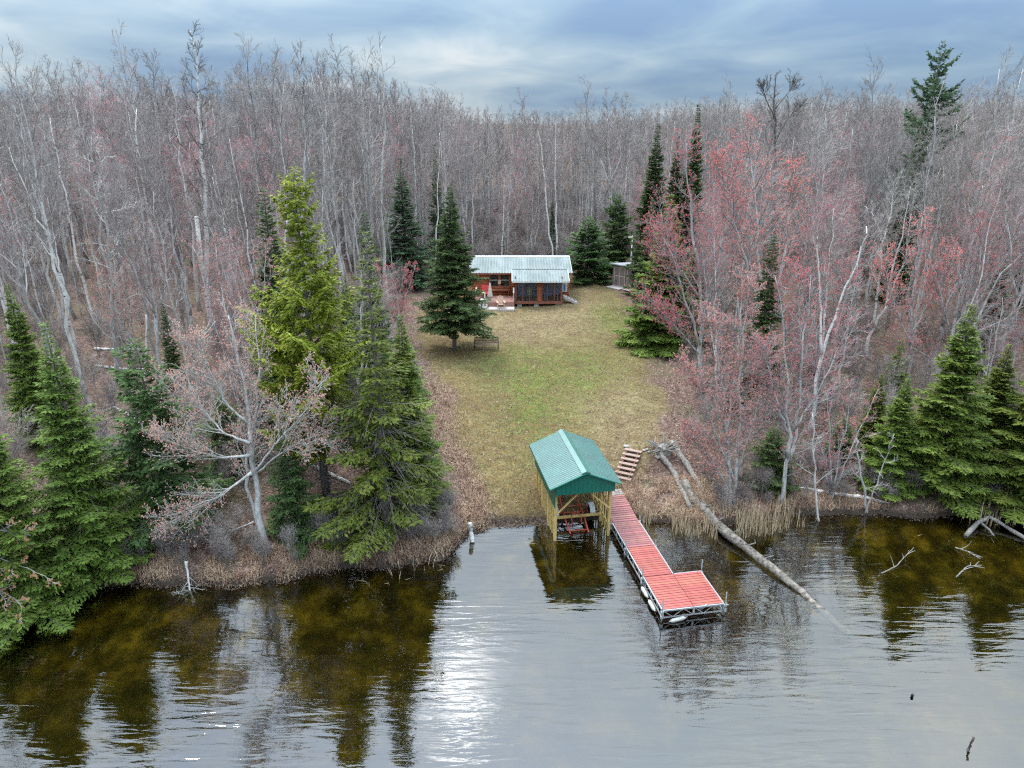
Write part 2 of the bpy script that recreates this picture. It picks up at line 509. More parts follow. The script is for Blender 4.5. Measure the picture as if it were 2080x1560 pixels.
# ------------------------------------------------------------------ ground, lawn, lake bed: one continuous sheet
def ground_material():
    m = bpy.data.materials.new('ground')
    m.use_nodes = True
    t = NT(m.node_tree)
    pos = t.n('ShaderNodeNewGeometry').outputs['Position']
    z = t.n('ShaderNodeSeparateXYZ', i={0: pos}).outputs[2]
    at = t.n('ShaderNodeAttribute', attribute_name='zone')
    asep = t.n('ShaderNodeSeparateColor', i={0: at.outputs['Color']})
    lawn, green, tan = asep.outputs
    fine = t.noise(pos, 9.0, 5, 0.75)
    mid = t.noise(pos, 3.2, 5, 0.65)
    mid2 = t.noise(t.mapping(pos, loc=(31, 7, 0)), 2.1, 6, 0.7)
    big = t.noise(pos, 0.45, 4, 0.6)
    litter = t.ramp(t.m('ADD', t.m('MULTIPLY', fine, 0.6), t.m('MULTIPLY', mid, 0.4)), [(0.34, (0.035, 0.022, 0.018)), (0.46, (0.095, 0.06, 0.047)), (0.54, (0.17, 0.112, 0.09)), (0.65, (0.33, 0.24, 0.20))])
    litter = t.mix(t.ramp(big, [(0.45, 0.0), (0.62, 0.35)]), litter, (0.10, 0.11, 0.045))
    dry = t.ramp(t.m('ADD', t.m('MULTIPLY', fine, 0.65), t.m('MULTIPLY', mid2, 0.35)), [(0.36, (0.045, 0.030, 0.014)), (0.46, (0.125, 0.088, 0.040)), (0.54, (0.20, 0.15, 0.072)), (0.65, (0.36, 0.285, 0.16))])
    tanc = t.ramp(t.m('ADD', t.m('MULTIPLY', fine, 0.5), t.m('MULTIPLY', mid2, 0.5)), [(0.37, (0.10, 0.068, 0.038)), (0.5, (0.225, 0.17, 0.098)), (0.63, (0.38, 0.30, 0.185))])
    grn = t.ramp(t.m('ADD', t.m('MULTIPLY', fine, 0.6), t.m('MULTIPLY', mid, 0.4)), [(0.36, (0.034, 0.055, 0.010)), (0.48, (0.085, 0.13, 0.022)), (0.63, (0.19, 0.245, 0.06))])
    grass = t.mix(tan, dry, tanc)
    gm = t.m('MULTIPLY', green, t.ramp(t.m('ADD', t.m('MULTIPLY', mid, 0.5), t.m('MULTIPLY', mid2, 0.5)), [(0.38, 0.25), (0.60, 1.0)]))
    grass = t.mix(gm, grass, grn)
    brown = t.ramp(t.m('ADD', t.m('MULTIPLY', t.noise(pos, 6.0, 6, 0.75), 0.7), t.m('MULTIPLY', big, 0.3)), [(0.47, 0.0), (0.57, 0.8)])
    grass = t.mix(brown, grass, (0.11, 0.07, 0.042))
    clump = t.noise(t.mapping(pos, loc=(5, 77, 0)), 2.3, 4, 0.7)
    front = t.m('SUBTRACT', 1.0, tan, clamp=True)
    grass = t.mix(t.m('MULTIPLY', t.ramp(clump, [(0.48, 0.0), (0.58, 0.45)]), t.m('ADD', 0.35, t.m('MULTIPLY', front, 0.65))), grass, t.mix(fine, (0.085, 0.055, 0.02), (0.25, 0.165, 0.06)))
    col = t.mix(lawn, litter, grass)
    # dark soaked rim at the water
    col = t.mix(t.ramp(t.m('ADD', z, t.m('MULTIPLY', t.m('SUBTRACT', mid, 0.5), 0.25)), [(0.08, 1.0), (0.26, 0.0)]), col, (0.045, 0.034, 0.026))
    bedn = t.noise(t.mapping(pos, loc=(3, 9, 0)), 0.9, 6, 0.65)
    bed = t.ramp(bedn, [(0.36, (0.018, 0.014, 0.004)), (0.48, (0.055, 0.041, 0.007)), (0.58, (0.14, 0.10, 0.014)), (0.68, (0.26, 0.19, 0.028))])
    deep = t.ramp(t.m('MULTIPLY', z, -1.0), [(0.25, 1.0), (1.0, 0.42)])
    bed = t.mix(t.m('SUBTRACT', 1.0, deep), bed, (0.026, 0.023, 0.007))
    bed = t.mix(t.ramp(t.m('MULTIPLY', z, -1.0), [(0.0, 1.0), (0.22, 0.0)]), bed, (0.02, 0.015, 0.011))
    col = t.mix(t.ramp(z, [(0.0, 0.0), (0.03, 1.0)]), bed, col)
    bs = t.n('ShaderNodeBsdfPrincipled', i={'Base Color': col, 'Roughness': 0.95, 'Specular IOR Level': 0.1})
    hgt = t.m('ADD', t.m('MULTIPLY', fine, 0.5), mid)
    bn = t.n('ShaderNodeBump', i={'Strength': 0.7, 'Distance': 0.07, 'Height': hgt})
    t.link(bn.outputs[0], bs.inputs['Normal'])
    o = t.n('ShaderNodeOutputMaterial')
    t.link(bs.outputs[0], o.inputs[0])
    return m


def blob(x, y, cx, cy, rx, ry):
    return np.exp(-(((x - cx) / rx) ** 2 + ((y - cy) / ry) ** 2))


def build_ground():
    xs = np.concatenate([-np.geomspace(1800, 34, 26), np.arange(-33.6, 33.6, 0.3), np.geomspace(34, 1800, 26)])
    ys = np.concatenate([[-300, -150, -60, -20, 0, 8, 12, 15], np.arange(17, 75, 0.3), np.geomspace(75.6, 2500, 40)])
    X, Y = np.meshgrid(xs, ys)
    Z = height(X, Y)
    nx, ny = len(xs), len(ys)
    V = np.stack([X.ravel(), Y.ravel(), Z.ravel()], 1)
    ii, jj = np.meshgrid(np.arange(nx - 1), np.arange(ny - 1))
    a = (jj * nx + ii).ravel()
    Q = np.stack([a, a + 1, a + nx + 1, a + nx], 1)
    lawn = lawn_mask(X, Y).ravel()
    xf, yf = X.ravel(), Y.ravel()
    green = 0.95 * blob(xf, yf, 2.6, 44.5, 3.6, 4.2) + 0.9 * blob(xf, yf, 1.2, 38, 1.8, 4.2) + 0.7 * blob(xf, yf, 8.2, 56, 1.6, 5.5) + 0.45 * blob(xf, yf, -0.5, 46, 2.5, 3) + 0.35 * blob(xf, yf, 6.3, 45, 2.0, 6) + 0.12
    green = np.clip(green * (0.35 + 1.4 * vnoise(xf, yf, 0.45, 71, 3)), 0, 1)
    tan = 0.9 * blob(xf, yf, 6.2, 37.5, 2.6, 4.5) + 0.8 * blob(xf, yf, 0.8, 54, 6.5, 4.5) + 0.6 * blob(xf, yf, 5.5, 62, 4.5, 7) + 0.5 * blob(xf, yf, 5, 32.5, 2, 2)
    tan = np.clip(tan, 0, 1)
    gm = ground_material()
    cx, cy, cz = V[Q].mean(1).T
    lc = lawn_mask(cx, cy)
    parts = [('lake_bed', cz < 0.0), ('lawn', (cz >= 0) & (lc > 0.5)), ('ground', (cz >= 0) & (lc <= 0.5))]
    for name, sel in parts:
        q = Q[sel]
        used = np.unique(q)
        remap = np.full(len(V), -1)
        remap[used] = np.arange(len(used))
        me = new_mesh(name, V[used], remap[q], None, True)
        ca = me.color_attributes.new('zone', 'FLOAT_COLOR', 'POINT')
        arr = np.stack([lawn[used], green[used], tan[used], np.ones(len(used))], 1).astype(np.float32)
        ca.data.foreach_set('color', arr.ravel())
        me.materials.append(gm)
        o = link(name, me)
        tag(o, {'lake_bed': 'olive brown lake bed seen through shallow water', 'lawn': 'patchy green and straw coloured lawn between woods and lake', 'ground': 'woodland floor of russet leaf litter under the trees'}[name], None, kind='structure')


build_ground()


def build_water():
    m = bpy.data.materials.new('lake_water')
    m.use_nodes = True
    t = NT(m.node_tree)
    pos = t.n('ShaderNodeNewGeometry').outputs['Position']
    big = t.noise(t.mapping(pos, scale=(0.16, 0.22, 1)), 1.0, 3, 0.5)
    w1 = t.noise(t.mapping(pos, rot=(0, 0, 0.10), scale=(0.55, 3.4, 1)), 1.0, 2, 0.4, 0.6)
    w2 = t.noise(t.mapping(pos, rot=(0, 0, -0.16), scale=(1.6, 7.5, 1)), 1.0, 2, 0.45, 0.8)
    w3 = t.noise(t.mapping(pos, scale=(7, 16, 1)), 1.0, 2, 0.5)
    ruffle = t.ramp(big, [(0.40, 0.35), (0.62, 1.5)])
    h = t.m('ADD', t.m('MULTIPLY', w1, 0.55), t.m('ADD', t.m('MULTIPLY', w2, 0.15), t.m('MULTIPLY', w3, 0.018)))
    h = t.m('MULTIPLY', h, ruffle)
    bn = t.n('ShaderNodeBump', i={'Strength': 1.0, 'Distance': 0.027, 'Height': h})
    gl = t.n('ShaderNodeBsdfGlossy', i={'Color': (1, 1, 1, 1), 'Roughness': 0.015, 'Normal': bn.outputs[0]})
    tr = t.n('ShaderNodeBsdfTransparent', i={'Color': (0.80, 0.76, 0.52, 1)})
    fr = t.n('ShaderNodeFresnel', i={'IOR': 1.95, 'Normal': bn.outputs[0]})
    fac = t.m('MULTIPLY', t.m('ADD', fr.outputs[0], 0.03), 1.0, clamp=True)
    mx = t.n('ShaderNodeMixShader', i={0: fac, 1: tr.outputs[0], 2: gl.outputs[0]})
    o = t.n('ShaderNodeOutputMaterial')
    t.link(mx.outputs[0], o.inputs[0])
    b = MB()
    b.add([(-1800, -300, 0), (1800, -300, 0), (1800, 34, 0), (-1800, 34, 0)], [(0, 1, 2, 3)])
    w = b.build('lake_water', m)
    tag(w, 'calm rippled lake water reflecting sky and trees', None, kind='structure')


build_water()

# ------------------------------------------------------------------ built things: materials
MT['dock_red'] = mat('dock_red', (0.31, 0.072, 0.055), (0.41, 0.125, 0.10), 0.5, 3.5, (1, 6, 1), vary=0.12, bump=0.15, spec=0.4)
MT['dock_worn'] = mat('dock_worn', (0.27, 0.09, 0.08), (0.38, 0.165, 0.15), 0.36, 3.5, (1, 6, 1), vary=0.2, bump=0.15, spec=0.5)
MT['dock_grey'] = mat('dock_grey', (0.20, 0.18, 0.17), (0.38, 0.35, 0.33), 0.7, 4, (1, 6, 1), vary=0.1)
MT['alu'] = mat('aluminium', (0.40, 0.42, 0.43), (0.55, 0.56, 0.57), 0.45, 8, metal=0.6)
MT['steel_dark'] = mat('steel_pipe', (0.13, 0.14, 0.15), (0.28, 0.29, 0.30), 0.5, 8, metal=0.5)
MT['fender'] = mat('fender_vinyl', (0.36, 0.35, 0.32), (0.52, 0.51, 0.48), 0.45, 9)
MT['pine'] = mat('treated_pine', (0.50, 0.34, 0.11), (0.68, 0.51, 0.21), 0.65, 3, (6, 6, 0.6), vary=0.14, bump=0.1)
MT['green_metal'] = mat('green_roof_metal', (0.006, 0.115, 0.078), (0.013, 0.16, 0.112), 0.3, 1.6, spec=1.0, vary=0.04)
for _n in MT['green_metal'].node_tree.nodes:
    if _n.type == 'BSDF_PRINCIPLED':
        _n.inputs['Coat Weight'].default_value = 1.0
        _n.inputs['Coat IOR'].default_value = 2.3
        _n.inputs['Coat Roughness'].default_value = 0.42
MT['green_trim'] = mat('green_trim_metal', (0.004, 0.11, 0.075), (0.006, 0.13, 0.09), 0.45, 1.5, spec=0.4)
MT['trailer_red'] = mat('trailer_red', (0.42, 0.055, 0.035), (0.52, 0.11, 0.07), 0.45, 9)
MT['trailer_white'] = mat('trailer_fender', (0.50, 0.52, 0.54), (0.66, 0.67, 0.68), 0.4, 5)
MT['rubber'] = mat('rubber', (0.02, 0.02, 0.02), (0.04, 0.04, 0.04), 0.8, 9)
MT['stair'] = mat('stair_wood', (0.25, 0.165, 0.13), (0.39, 0.285, 0.24), 0.7, 3, (1, 8, 8), vary=0.1, bump=0.15)
MT['stair_dark'] = mat('stair_stringer', (0.20, 0.09, 0.06), (0.30, 0.15, 0.11), 0.8, 4)
MT['cedar'] = mat('cedar_log', (0.26, 0.065, 0.022), (0.44, 0.135, 0.05), 0.55, 2.2, (0.7, 6, 6), vary=0.16, bump=0.2)
MT['cedar_dark'] = mat('cedar_trim', (0.17, 0.055, 0.035), (0.27, 0.10, 0.065), 0.6, 3, (1, 4, 4), vary=0.1)
MT['deck_wood'] = mat('deck_wood', (0.22, 0.10, 0.075), (0.36, 0.20, 0.16), 0.6, 3, (1, 6, 6), vary=0.14)
MT['deck_pale'] = mat('deck_pale', (0.36, 0.31, 0.29), (0.52, 0.47, 0.45), 0.65, 3, (1, 6, 6), vary=0.1)
MT['cabin_roof'] = mat('cabin_roof_metal', (0.135, 0.17, 0.163), (0.215, 0.25, 0.242), 0.5, 0.9, (1.5, 0.5, 1), metal=0.1, spec=0.6, vary=0.08)
MT['concrete'] = mat('concrete', (0.36, 0.35, 0.33), (0.52, 0.51, 0.49), 0.9, 8)
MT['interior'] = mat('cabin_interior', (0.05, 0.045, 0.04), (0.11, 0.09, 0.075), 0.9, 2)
MT['interior_grey'] = mat('porch_back_wall', (0.30, 0.33, 0.38), (0.46, 0.49, 0.54), 0.8, 1)
MT['white_paint'] = mat('white_paint', (0.62, 0.62, 0.60), (0.76, 0.76, 0.74), 0.5, 5)
MT['glass'] = glass_mat('window_glass')
MT['screen'] = glass_mat('porch_screen', (0.72, 0.80, 0.92), rough=0.04)
MT['canvas'] = mat('umbrella_canvas', (0.46, 0.40, 0.35), (0.60, 0.53, 0.48), 0.9, 5)
MT['chair_wood'] = mat('chair_wood', (0.40, 0.25, 0.17), (0.56, 0.39, 0.29), 0.65, 5, vary=0.08)
MT['red_cloth'] = mat('red_cloth', (0.42, 0.03, 0.035), (0.55, 0.06, 0.06), 0.8, 5)
MT['yellow'] = mat('yellow_fabric', (0.50, 0.40, 0.15), (0.60, 0.50, 0.22), 0.8, 5)
MT['blue'] = mat('blue_panel', (0.05, 0.16, 0.42), (0.08, 0.22, 0.5), 0.4, 5)
MT['shed_wall'] = mat('shed_wall', (0.15, 0.115, 0.10), (0.24, 0.19, 0.17), 0.8, 3, (6, 6, 1), vary=0.1)
MT['shed_trim'] = mat('shed_trim', (0.36, 0.29, 0.24), (0.48, 0.40, 0.34), 0.7, 5)
MT['shed_roof'] = mat('shed_roof', (0.26, 0.27, 0.29), (0.36, 0.37, 0.39), 0.6, 2)
MT['bench_wood'] = mat('bench_wood', (0.16, 0.105, 0.075), (0.28, 0.20, 0.15), 0.7, 4, (1, 6, 6), vary=0.15)
MT['bench_iron'] = mat('bench_iron', (0.025, 0.023, 0.022), (0.06, 0.05, 0.045), 0.5, 6)
MT['lamp_white'] = mat('lamp_pole_paint', (0.50, 0.50, 0.48), (0.64, 0.64, 0.62), 0.5, 6)
MT['lamp_head'] = mat('lamp_head', (0.55, 0.50, 0.36), (0.68, 0.62, 0.46), 0.4, 6)

ROT = math.radians(9.8)


# ------------------------------------------------------------------ dock
def build_dock():
    d = empty('dock', 'long red planked lake dock with L-shaped end platform on an aluminium frame', 'dock', (5.6, 21.9, 0.0), ROT)
    DZ = 0.47
    W = 1.2
    bm_main = MB().box(0.012, W - 0.012, -0.060, 0.060, -0.035, 0).mesh('dock_board', MT['dock_red'])
    bm_side = MB().box(W + 0.012, 2.36, -0.060, 0.060, -0.035, 0).mesh('dock_board_side', MT['dock_red'])
    bm_worn = MB().box(0.012, W - 0.012, -0.060, 0.060, -0.035, 0).mesh('dock_board_worn', MT['dock_worn'])
    bm_grey = MB().box(0.02, W - 0.03, -0.066, 0.066, -0.035, 0).mesh('dock_board_grey', MT['dock_grey'])
    secs = [(0.0, 2.05), (2.07, 4.15), (4.17, 6.2), (6.22, 7.3), (7.32, 8.25)]

    def topz(y):
        return DZ + max(0, y - 6.2) * 0.10
    for si, (a, b) in enumerate(secs):
        n = int(round((b - a) / 0.1455))
        for i in range(n):
            y = a + (i + 0.5) * (b - a) / n
            me = bm_main if si < 1 or (si == 1) else bm_worn
            o = link('board', me, d, (R.uniform(-.004, .004), y, topz(y) + R.uniform(-.003, .003)), (math.atan(0.10) if y > 6.2 else 0, 0, R.uniform(-.003, .003)))
            if si == 0:
                link('board', bm_side, d, (R.uniform(-.004, .004), y, DZ + R.uniform(-.003, .003)))
    for i in range(3):
        y = 8.33 + i * 0.15
        link('board', bm_grey, d, (0, y, topz(y)), (math.atan(0.10), 0, R.uniform(-.02, .02)))
    # trusses
    def truss(p, q, name='truss', zt=DZ - 0.04, zb=0.13, step=0.34):
        b = MB()
        p, q = Vector(p), Vector(q)
        L = (q - p).length
        u = (q - p) / L
        n = max(2, int(L / step))
        b.beam(p + Vector((0, 0, zt)), q + Vector((0, 0, zt)), 0.04, 0.06)
        b.beam(p + Vector((0, 0, zb)), q + Vector((0, 0, zb)), 0.035, 0.045)
        for i in range(n):
            s0, s1 = p + u * (L * i / n), p + u * (L * (i + 1) / n)
            lo, hi = (zb, zt) if i % 2 == 0 else (zt, zb)
            b.beam(s0 + Vector((0, 0, hi)), s1 + Vector((0, 0, lo)), 0.02, 0.022)
        for s0 in (p, q):
            b.beam(s0 + Vector((0, 0, zb - .01)), s0 + Vector((0, 0, zt)), 0.04, 0.04)
        b.build(name, MT['alu'], d)
    e = 0.02
    truss((-e, 0.0, 0), (-e, 2.05, 0)); truss((-e, 2.08, 0), (-e, 4.15, 0)); truss((-e, 4.18, 0), (-e, 6.2, 0))
    truss((W + e, 2.1, 0), (W + e, 4.15, 0)); truss((W + e, 4.18, 0), (W + e, 6.2, 0))
    truss((0, -e, 0), (W - .01, -e, 0)); truss((W + .02, -e, 0), (2.38, -e, 0))
    truss((2.39, 0, 0), (2.39, 2.05, 0)); truss((W + .06, 2.08, 0), (2.38, 2.08, 0))
    b = MB()
    for k in range(6):
        y = 0.1 + k * 0.38
        b.beam((0, y, DZ - 0.06), (2.37, y, DZ - 0.06), 0.05, 0.05)
    for k in range(18):
        y = 2.3 + k * 0.33
        b.beam((0, y, topz(y) - 0.062), (W, y, topz(y) - 0.062), 0.05, 0.05)
    b.build('cross_bearers', MT['alu'], d)
    # leg pipes
    for (x, y, h) in ((-0.05, -0.05, 0.95), (-0.07, 2.06, 0.98), (-0.07, 4.16, 0.85), (2.44, -0.05, 0.98), (2.42, 2.08, 0.98), (W + 0.06, 4.16, 0.7), (W + .07, 6.2, .72), (-.07, 6.2, .7)):
        lg = MB().tube([(x, y, gz(5.6 + x, 21.9 + y) - 0.1), (x, y, h)], 0.026, 8).build('leg', MT['steel_dark'], d, True)
        MB().box(x - 0.05, x + 0.05, y - 0.045, y + 0.045, 0.12, 0.24).build('leg_bracket', MT['alu'], lg)
        MB().box(x - 0.05, x + 0.05, y - 0.045, y + 0.045, 0.36, 0.44).build('leg_bracket', MT['alu'], lg)
    MB().tube([(2.40, -0.02, 0.42), (2.56, -0.05, 0.40)], 0.02, 6).tube([(2.47, -0.1, 0.5), (2.47, 0.02, 0.5)], 0.02, 6).build('cleat', MT['alu'], d)
    # fenders hanging on the frame: their own things
    M = Matrix.Translation((5.6, 21.9, 0)) @ Matrix.Rotation(ROT, 4, 'Z')
    prof = [(0.0, -0.36), (0.018, -0.35), (0.026, -0.31), (0.06, -0.27), (0.078, -0.2), (0.078, 0.2), (0.06, 0.27), (0.026, 0.31), (0.018, 0.35), (0.0, 0.36)]
    fm = MB().lathe(prof, 12).mesh('fender', MT['fender'], True)
    rm = MB().tube([(0, 0, 0.28), (0.02, 0.05, 0.42)], 0.012, 5).mesh('fender_rope', MT['dock_grey'])
    for k, (p, rot, lab) in enumerate([
            ((-0.15, 1.52, 0.16), (math.radians(90), 0, ROT), 'white dock fender on the long side, farther from the platform corner'),
            ((-0.15, 0.72, 0.14), (math.radians(90), 0, ROT), 'white dock fender on the long side, nearer the platform corner'),
            ((0.55, -0.14, 0.07), (0, math.radians(86), ROT + 0.1), 'white dock fender lying low along the platform front'),
            ((1.62, 0.10, 0.30), (math.radians(30), math.radians(30), ROT), 'white dock fender tucked inside the platform front truss')]):
        f = link('dock_fender', fm, None, M @ Vector(p), rot, 1.0 if k < 3 else 0.75)
        tag(f, lab, 'fender', 'white boat fenders on the dock')
        link('rope', rm, f)


build_dock()


# ------------------------------------------------------------------ boat shelter and trailer
def build_shelter():
    s = empty('boat_shelter', 'open boat shelter with green metal gable roof on yellow timber posts', 'boat shelter', (1.9, 27.3, 0.0), ROT)
    L, W = 3.75, 2.45
    ZE, ZR = 2.78, 3.42

    def base(x, y):
        wx = 1.9 + x * math.cos(ROT) - y * math.sin(ROT)
        wy = 27.3 + x * math.sin(ROT) + y * math.cos(ROT)
        return gz(wx, wy)
    for x in (0.0, W):
        for y in (0.0, 1.25, 2.5, L):
            MB().box(x - 0.06, x + 0.06, y - 0.06, y + 0.06, base(x, y) - 0.25, ZE - 0.1).build('post', MT['pine'], s, bevel=0.006)
        n = 11
        for i in range(n):
            y = 0.22 + i * (L - 0.44) / (n - 1)
            if min(abs(y - 1.25), abs(y - 2.5)) < 0.12:
                continue
            MB().box(x - 0.02, x + 0.02, y - 0.055, y + 0.055, max(base(x, y), 0.0) + 0.02 + 0.02 * (i % 2), ZE - 0.15).build('slat', MT['pine'], s)
        MB().beam((x, -0.1, ZE - 0.05), (x, L + 0.1, ZE - 0.05), 0.07, 0.16).build('eave_beam', MT['pine'], s)
        for zz in (0.62, 1.55):
            MB().beam((x + (0.05 if x < 1 else -0.05), 0, zz - 0.0), (x + (0.05 if x < 1 else -0.05), L, zz + 0.35), 0.04, 0.09).build('side_rail', MT['pine'], s)
    # front and rear braces, cross beams
    for y in (0.0, L):
        MB().beam((0.04, y - .07, 1.35), (W / 2 - 0.08, y - .07, 2.48), 0.04, 0.10, (0, 1, 0)).build('brace', MT['pine'], s)
        MB().beam((W - 0.04, y - .07, 1.45), (W / 2 + 0.08, y - .07, 2.48), 0.04, 0.10, (0, 1, 0)).build('brace', MT['pine'], s)
        MB().beam((0, y, 2.5), (W, y, 2.5), 0.06, 0.14).build('tie_beam', MT['pine'], s)
    MB().beam((0, 1.16, 0.42), (W, 1.16, 0.42), 0.05, 0.12).build('cross_beam', MT['pine'], s)
    for k in range(3):
        y = 0.6 + k * 1.2
        MB().beam((-0.3, y, ZE - 0.06), (W / 2, y, ZR - 0.08), 0.04, 0.09, (0, 1, 0)).beam((W + .3, y, ZE - 0.06), (W / 2, y, ZR - 0.08), 0.04, 0.09, (0, 1, 0)).build('rafter', MT['pine'], s)
    # roof: ribbed panels
    ov, y0, y1 = 0.36, -0.35, L + 0.35
    npan = 5
    for side in (-1, 1):
        ex = -ov if side < 0 else W + ov
        ez = ZE - 0.02
        for k in range(npan):
            a, b = y0 + (y1 - y0) * k / npan, y0 + (y1 - y0) * (k + 1) / npan
            nr = 6
            V, Q = [], []
            ys = []
            for r in range(nr):
                c = a + (b - a) * (r + 0.5) / nr
                w = (b - a) / nr
                ys += [(c - w / 2, 0), (c - 0.045, 0), (c - 0.02, 0.045), (c + 0.02, 0.045), (c + 0.045, 0)]
            ys.append((b, 0))
            nv = Vector((-(ZR - ez), 0, abs(W / 2 - ex))).normalized() if side < 0 else Vector(((ZR - ez), 0, abs(W / 2 - ex))).normalized()
            for (yy, hh) in ys:
                V.append((W / 2 + nv.x * hh, yy, ZR + nv.z * hh))
                V.append((ex + nv.x * hh, yy, ez + nv.z * hh))
            m = len(ys)
            for i in range(m - 1):
                f = (2 * i, 2 * i + 1, 2 * i + 3, 2 * i + 2)
                Q.append(f if side < 0 else f[::-1])
            # underside
            V += [(W / 2, a, ZR - 0.03), (ex, a, ez - 0.03), (ex, b, ez - 0.03), (W / 2, b, ZR - 0.03)]
            Q.append((2 * m, 2 * m + 3, 2 * m + 2, 2 * m + 1))
            MB().add(V, Q).build('roof_panel', MT['green_metal'], s)
        # eave trim, gable trim
        MB().beam((ex, y0 - .01, ez - 0.045), (ex, y1 + .01, ez - 0.045), 0.03, 0.10).build('eave_trim', MT['green_trim'], s)
        for y in (y0 - .02, y1 + .02):
            MB().beam((ex - side * 0.0, y, ez - 0.02), (W / 2, y, ZR - 0.02), 0.035, 0.12, (0, 1, 0)) .build('gable_trim', MT['green_trim'], s)
    for side in (-1, 1):
        sl = (ZR - ZE + .02) / (W / 2 + ov)
        MB().add([(W / 2, y0 - .03, ZR + .075), (W / 2, y1 + .03, ZR + .075), (W / 2 + side * .2, y1 + .03, ZR + .07 - .2 * sl), (W / 2 + side * .2, y0 - .03, ZR + .07 - .2 * sl),
                  (W / 2, y0 - .03, ZR + .02), (W / 2, y1 + .03, ZR + .02), (W / 2 + side * .2, y1 + .03, ZR + .035 - .2 * sl), (W / 2 + side * .2, y0 - .03, ZR + .035 - .2 * sl)],
                 [(0, 1, 2, 3) if side > 0 else (3, 2, 1, 0), (7, 6, 5, 4), (3, 2, 6, 7), (0, 3, 7, 4), (1, 5, 6, 2)]).build('ridge_cap', MT['green_metal'], s)
    for y in (-0.30, L + 0.27):
        g = MB()
        g.poly_prism([(-0.09, 2.40), (W + 0.09, 2.40), (W + 0.09, ZE + 0.08), (W / 2, ZR - 0.05), (-0.09, ZE + 0.08)], y, y + 0.03)
        for i in range(14):
            x = -0.02 + i * (W + .04) / 13
            zt = ZE + 0.06 + (ZR - ZE - .12) * (1 - abs(x - W / 2) / (W / 2 + .1))
            g.box(x - 0.012, x + 0.012, y - 0.012, y + 0.0, 2.41, zt)
        g.build('gable_panel', MT['green_trim'], s)
    for x in (-0.10, W + 0.10):
        g = MB().box(x - 0.012, x + 0.012, -0.28, L + 0.26, 1.78 if x < 0 else 2.35, ZE + 0.02)
        g.build('side_skirt', MT['green_trim'], s)


build_shelter()


def build_trailer():
    t = empty('boat_trailer', 'rusty red tubular boat trailer with pale fenders under the shelter', 'boat trailer', (1.9, 27.3, 0.0), ROT)
    def P(x, y, z): return (x, y, z)
    for sx in (-1, 1):
        c = 1.22
        MB().tube([P(c + sx * .42, 0.35, 0.02), P(c + sx * .46, 1.2, 0.26), P(c + sx * .42, 2.3, 0.55), P(c + sx * .34, 3.0, 0.85), P(c + sx * .30, 3.45, 1.25), P(c + sx * .18, 3.75, 1.45)], 0.04, 8).build('frame_rail', MT['trailer_red'], t, True)
        MB().tube([P(c + sx * .20, 0.85, 0.14), P(c + sx * .24, 0.95, 0.52), P(c + sx * .16, 1.05, 0.62), P(c, 1.08, 0.66)], 0.028, 7).build('bunk_hoop', MT['trailer_red'], t, True)
        MB().tube([P(c + sx * .70, 1.2, 0.33), P(c + sx * .72, 2.0, 0.45)], 0.028, 7).build('side_rail', MT['trailer_red'], t, True)
        MB().tube([P(c + sx * .2, 2.7, 0.8), P(c + sx * .2, 2.8, 1.15), P(c, 2.8, 1.22)], 0.025, 7).build('winch_hoop', MT['trailer_red'], t, True)
        # wheel and fender
        wx = c + sx * 0.86
        prof = [(0.12, -0.08), (0.25, -0.09), (0.29, -0.06), (0.30, 0), (0.29, 0.06), (0.25, 0.09), (0.12, 0.08)]
        Vr = MB().lathe(prof, 16)
        V = np.concatenate(Vr.V)
        V = np.stack([V[:, 2] + wx, V[:, 0] + 1.62, V[:, 1] + 0.36], 1)
        w = MB().add(V, np.concatenate(Vr.Q)).build('wheel', MT['rubber'], t, True)
        Vr = MB().lathe([(0.0, -0.05), (0.13, -0.06), (0.13, 0.06), (0.0, 0.05)], 12)
        V = np.concatenate(Vr.V)
        V = np.stack([V[:, 2] + wx, V[:, 0] + 1.62, V[:, 1] + 0.36], 1)
        MB().add(V, np.concatenate(Vr.Q)).build('rim', MT['trailer_white'], w, True)
        V, Q = [], []
        n = 9
        for i in range(n):
            a = math.radians(-8 + i * 196 / (n - 1))
            y, z = 1.62 + 0.40 * math.cos(a), 0.40 + 0.37 * math.sin(a)
            V += [(wx - 0.12, y, z), (wx + 0.12, y, z), (wx - 0.12, y, z - 0.012), (wx + 0.12, y, z - 0.012)]
        for i in range(n - 1):
            k = 4 * i
            Q += [(k, k + 4, k + 5, k + 1), (k + 2, k + 3, k + 7, k + 6), (k, k + 2, k + 6, k + 4), (k + 1, k + 5, k + 7, k + 3)]
        MB().add(V, Q).build('fender', MT['trailer_white'], t)
    c = 1.22
    MB().tube([P(c - .86, 1.62, 0.36), P(c + .86, 1.62, 0.36)], 0.035, 7).tube([P(c - .72, 2.0, 0.47), P(c + .72, 2.0, 0.47)], 0.026, 7).tube([P(c - .72, 1.2, 0.33), P(c + .72, 1.2, 0.33)], 0.028, 7).build('axle_bars', MT['trailer_red'], t, True)
    MB().box(c - .20, c + .20, 3.55, 3.9, 1.36, 1.5).build('hitch_plate', MT['trailer_red'], t, bevel=0.02)
    MB().tube([P(c, 3.8, 1.42), P(c, 4.0, 1.35), P(c, 4.05, 0.75)], 0.035, 7).build('tongue', MT['trailer_red'], t, True)
    MB().tube([P(c - .42, .5, .08), P(c + .42, .5, .08)], 0.03, 7).build('rear_bar', MT['trailer_red'], t, True)


build_trailer()


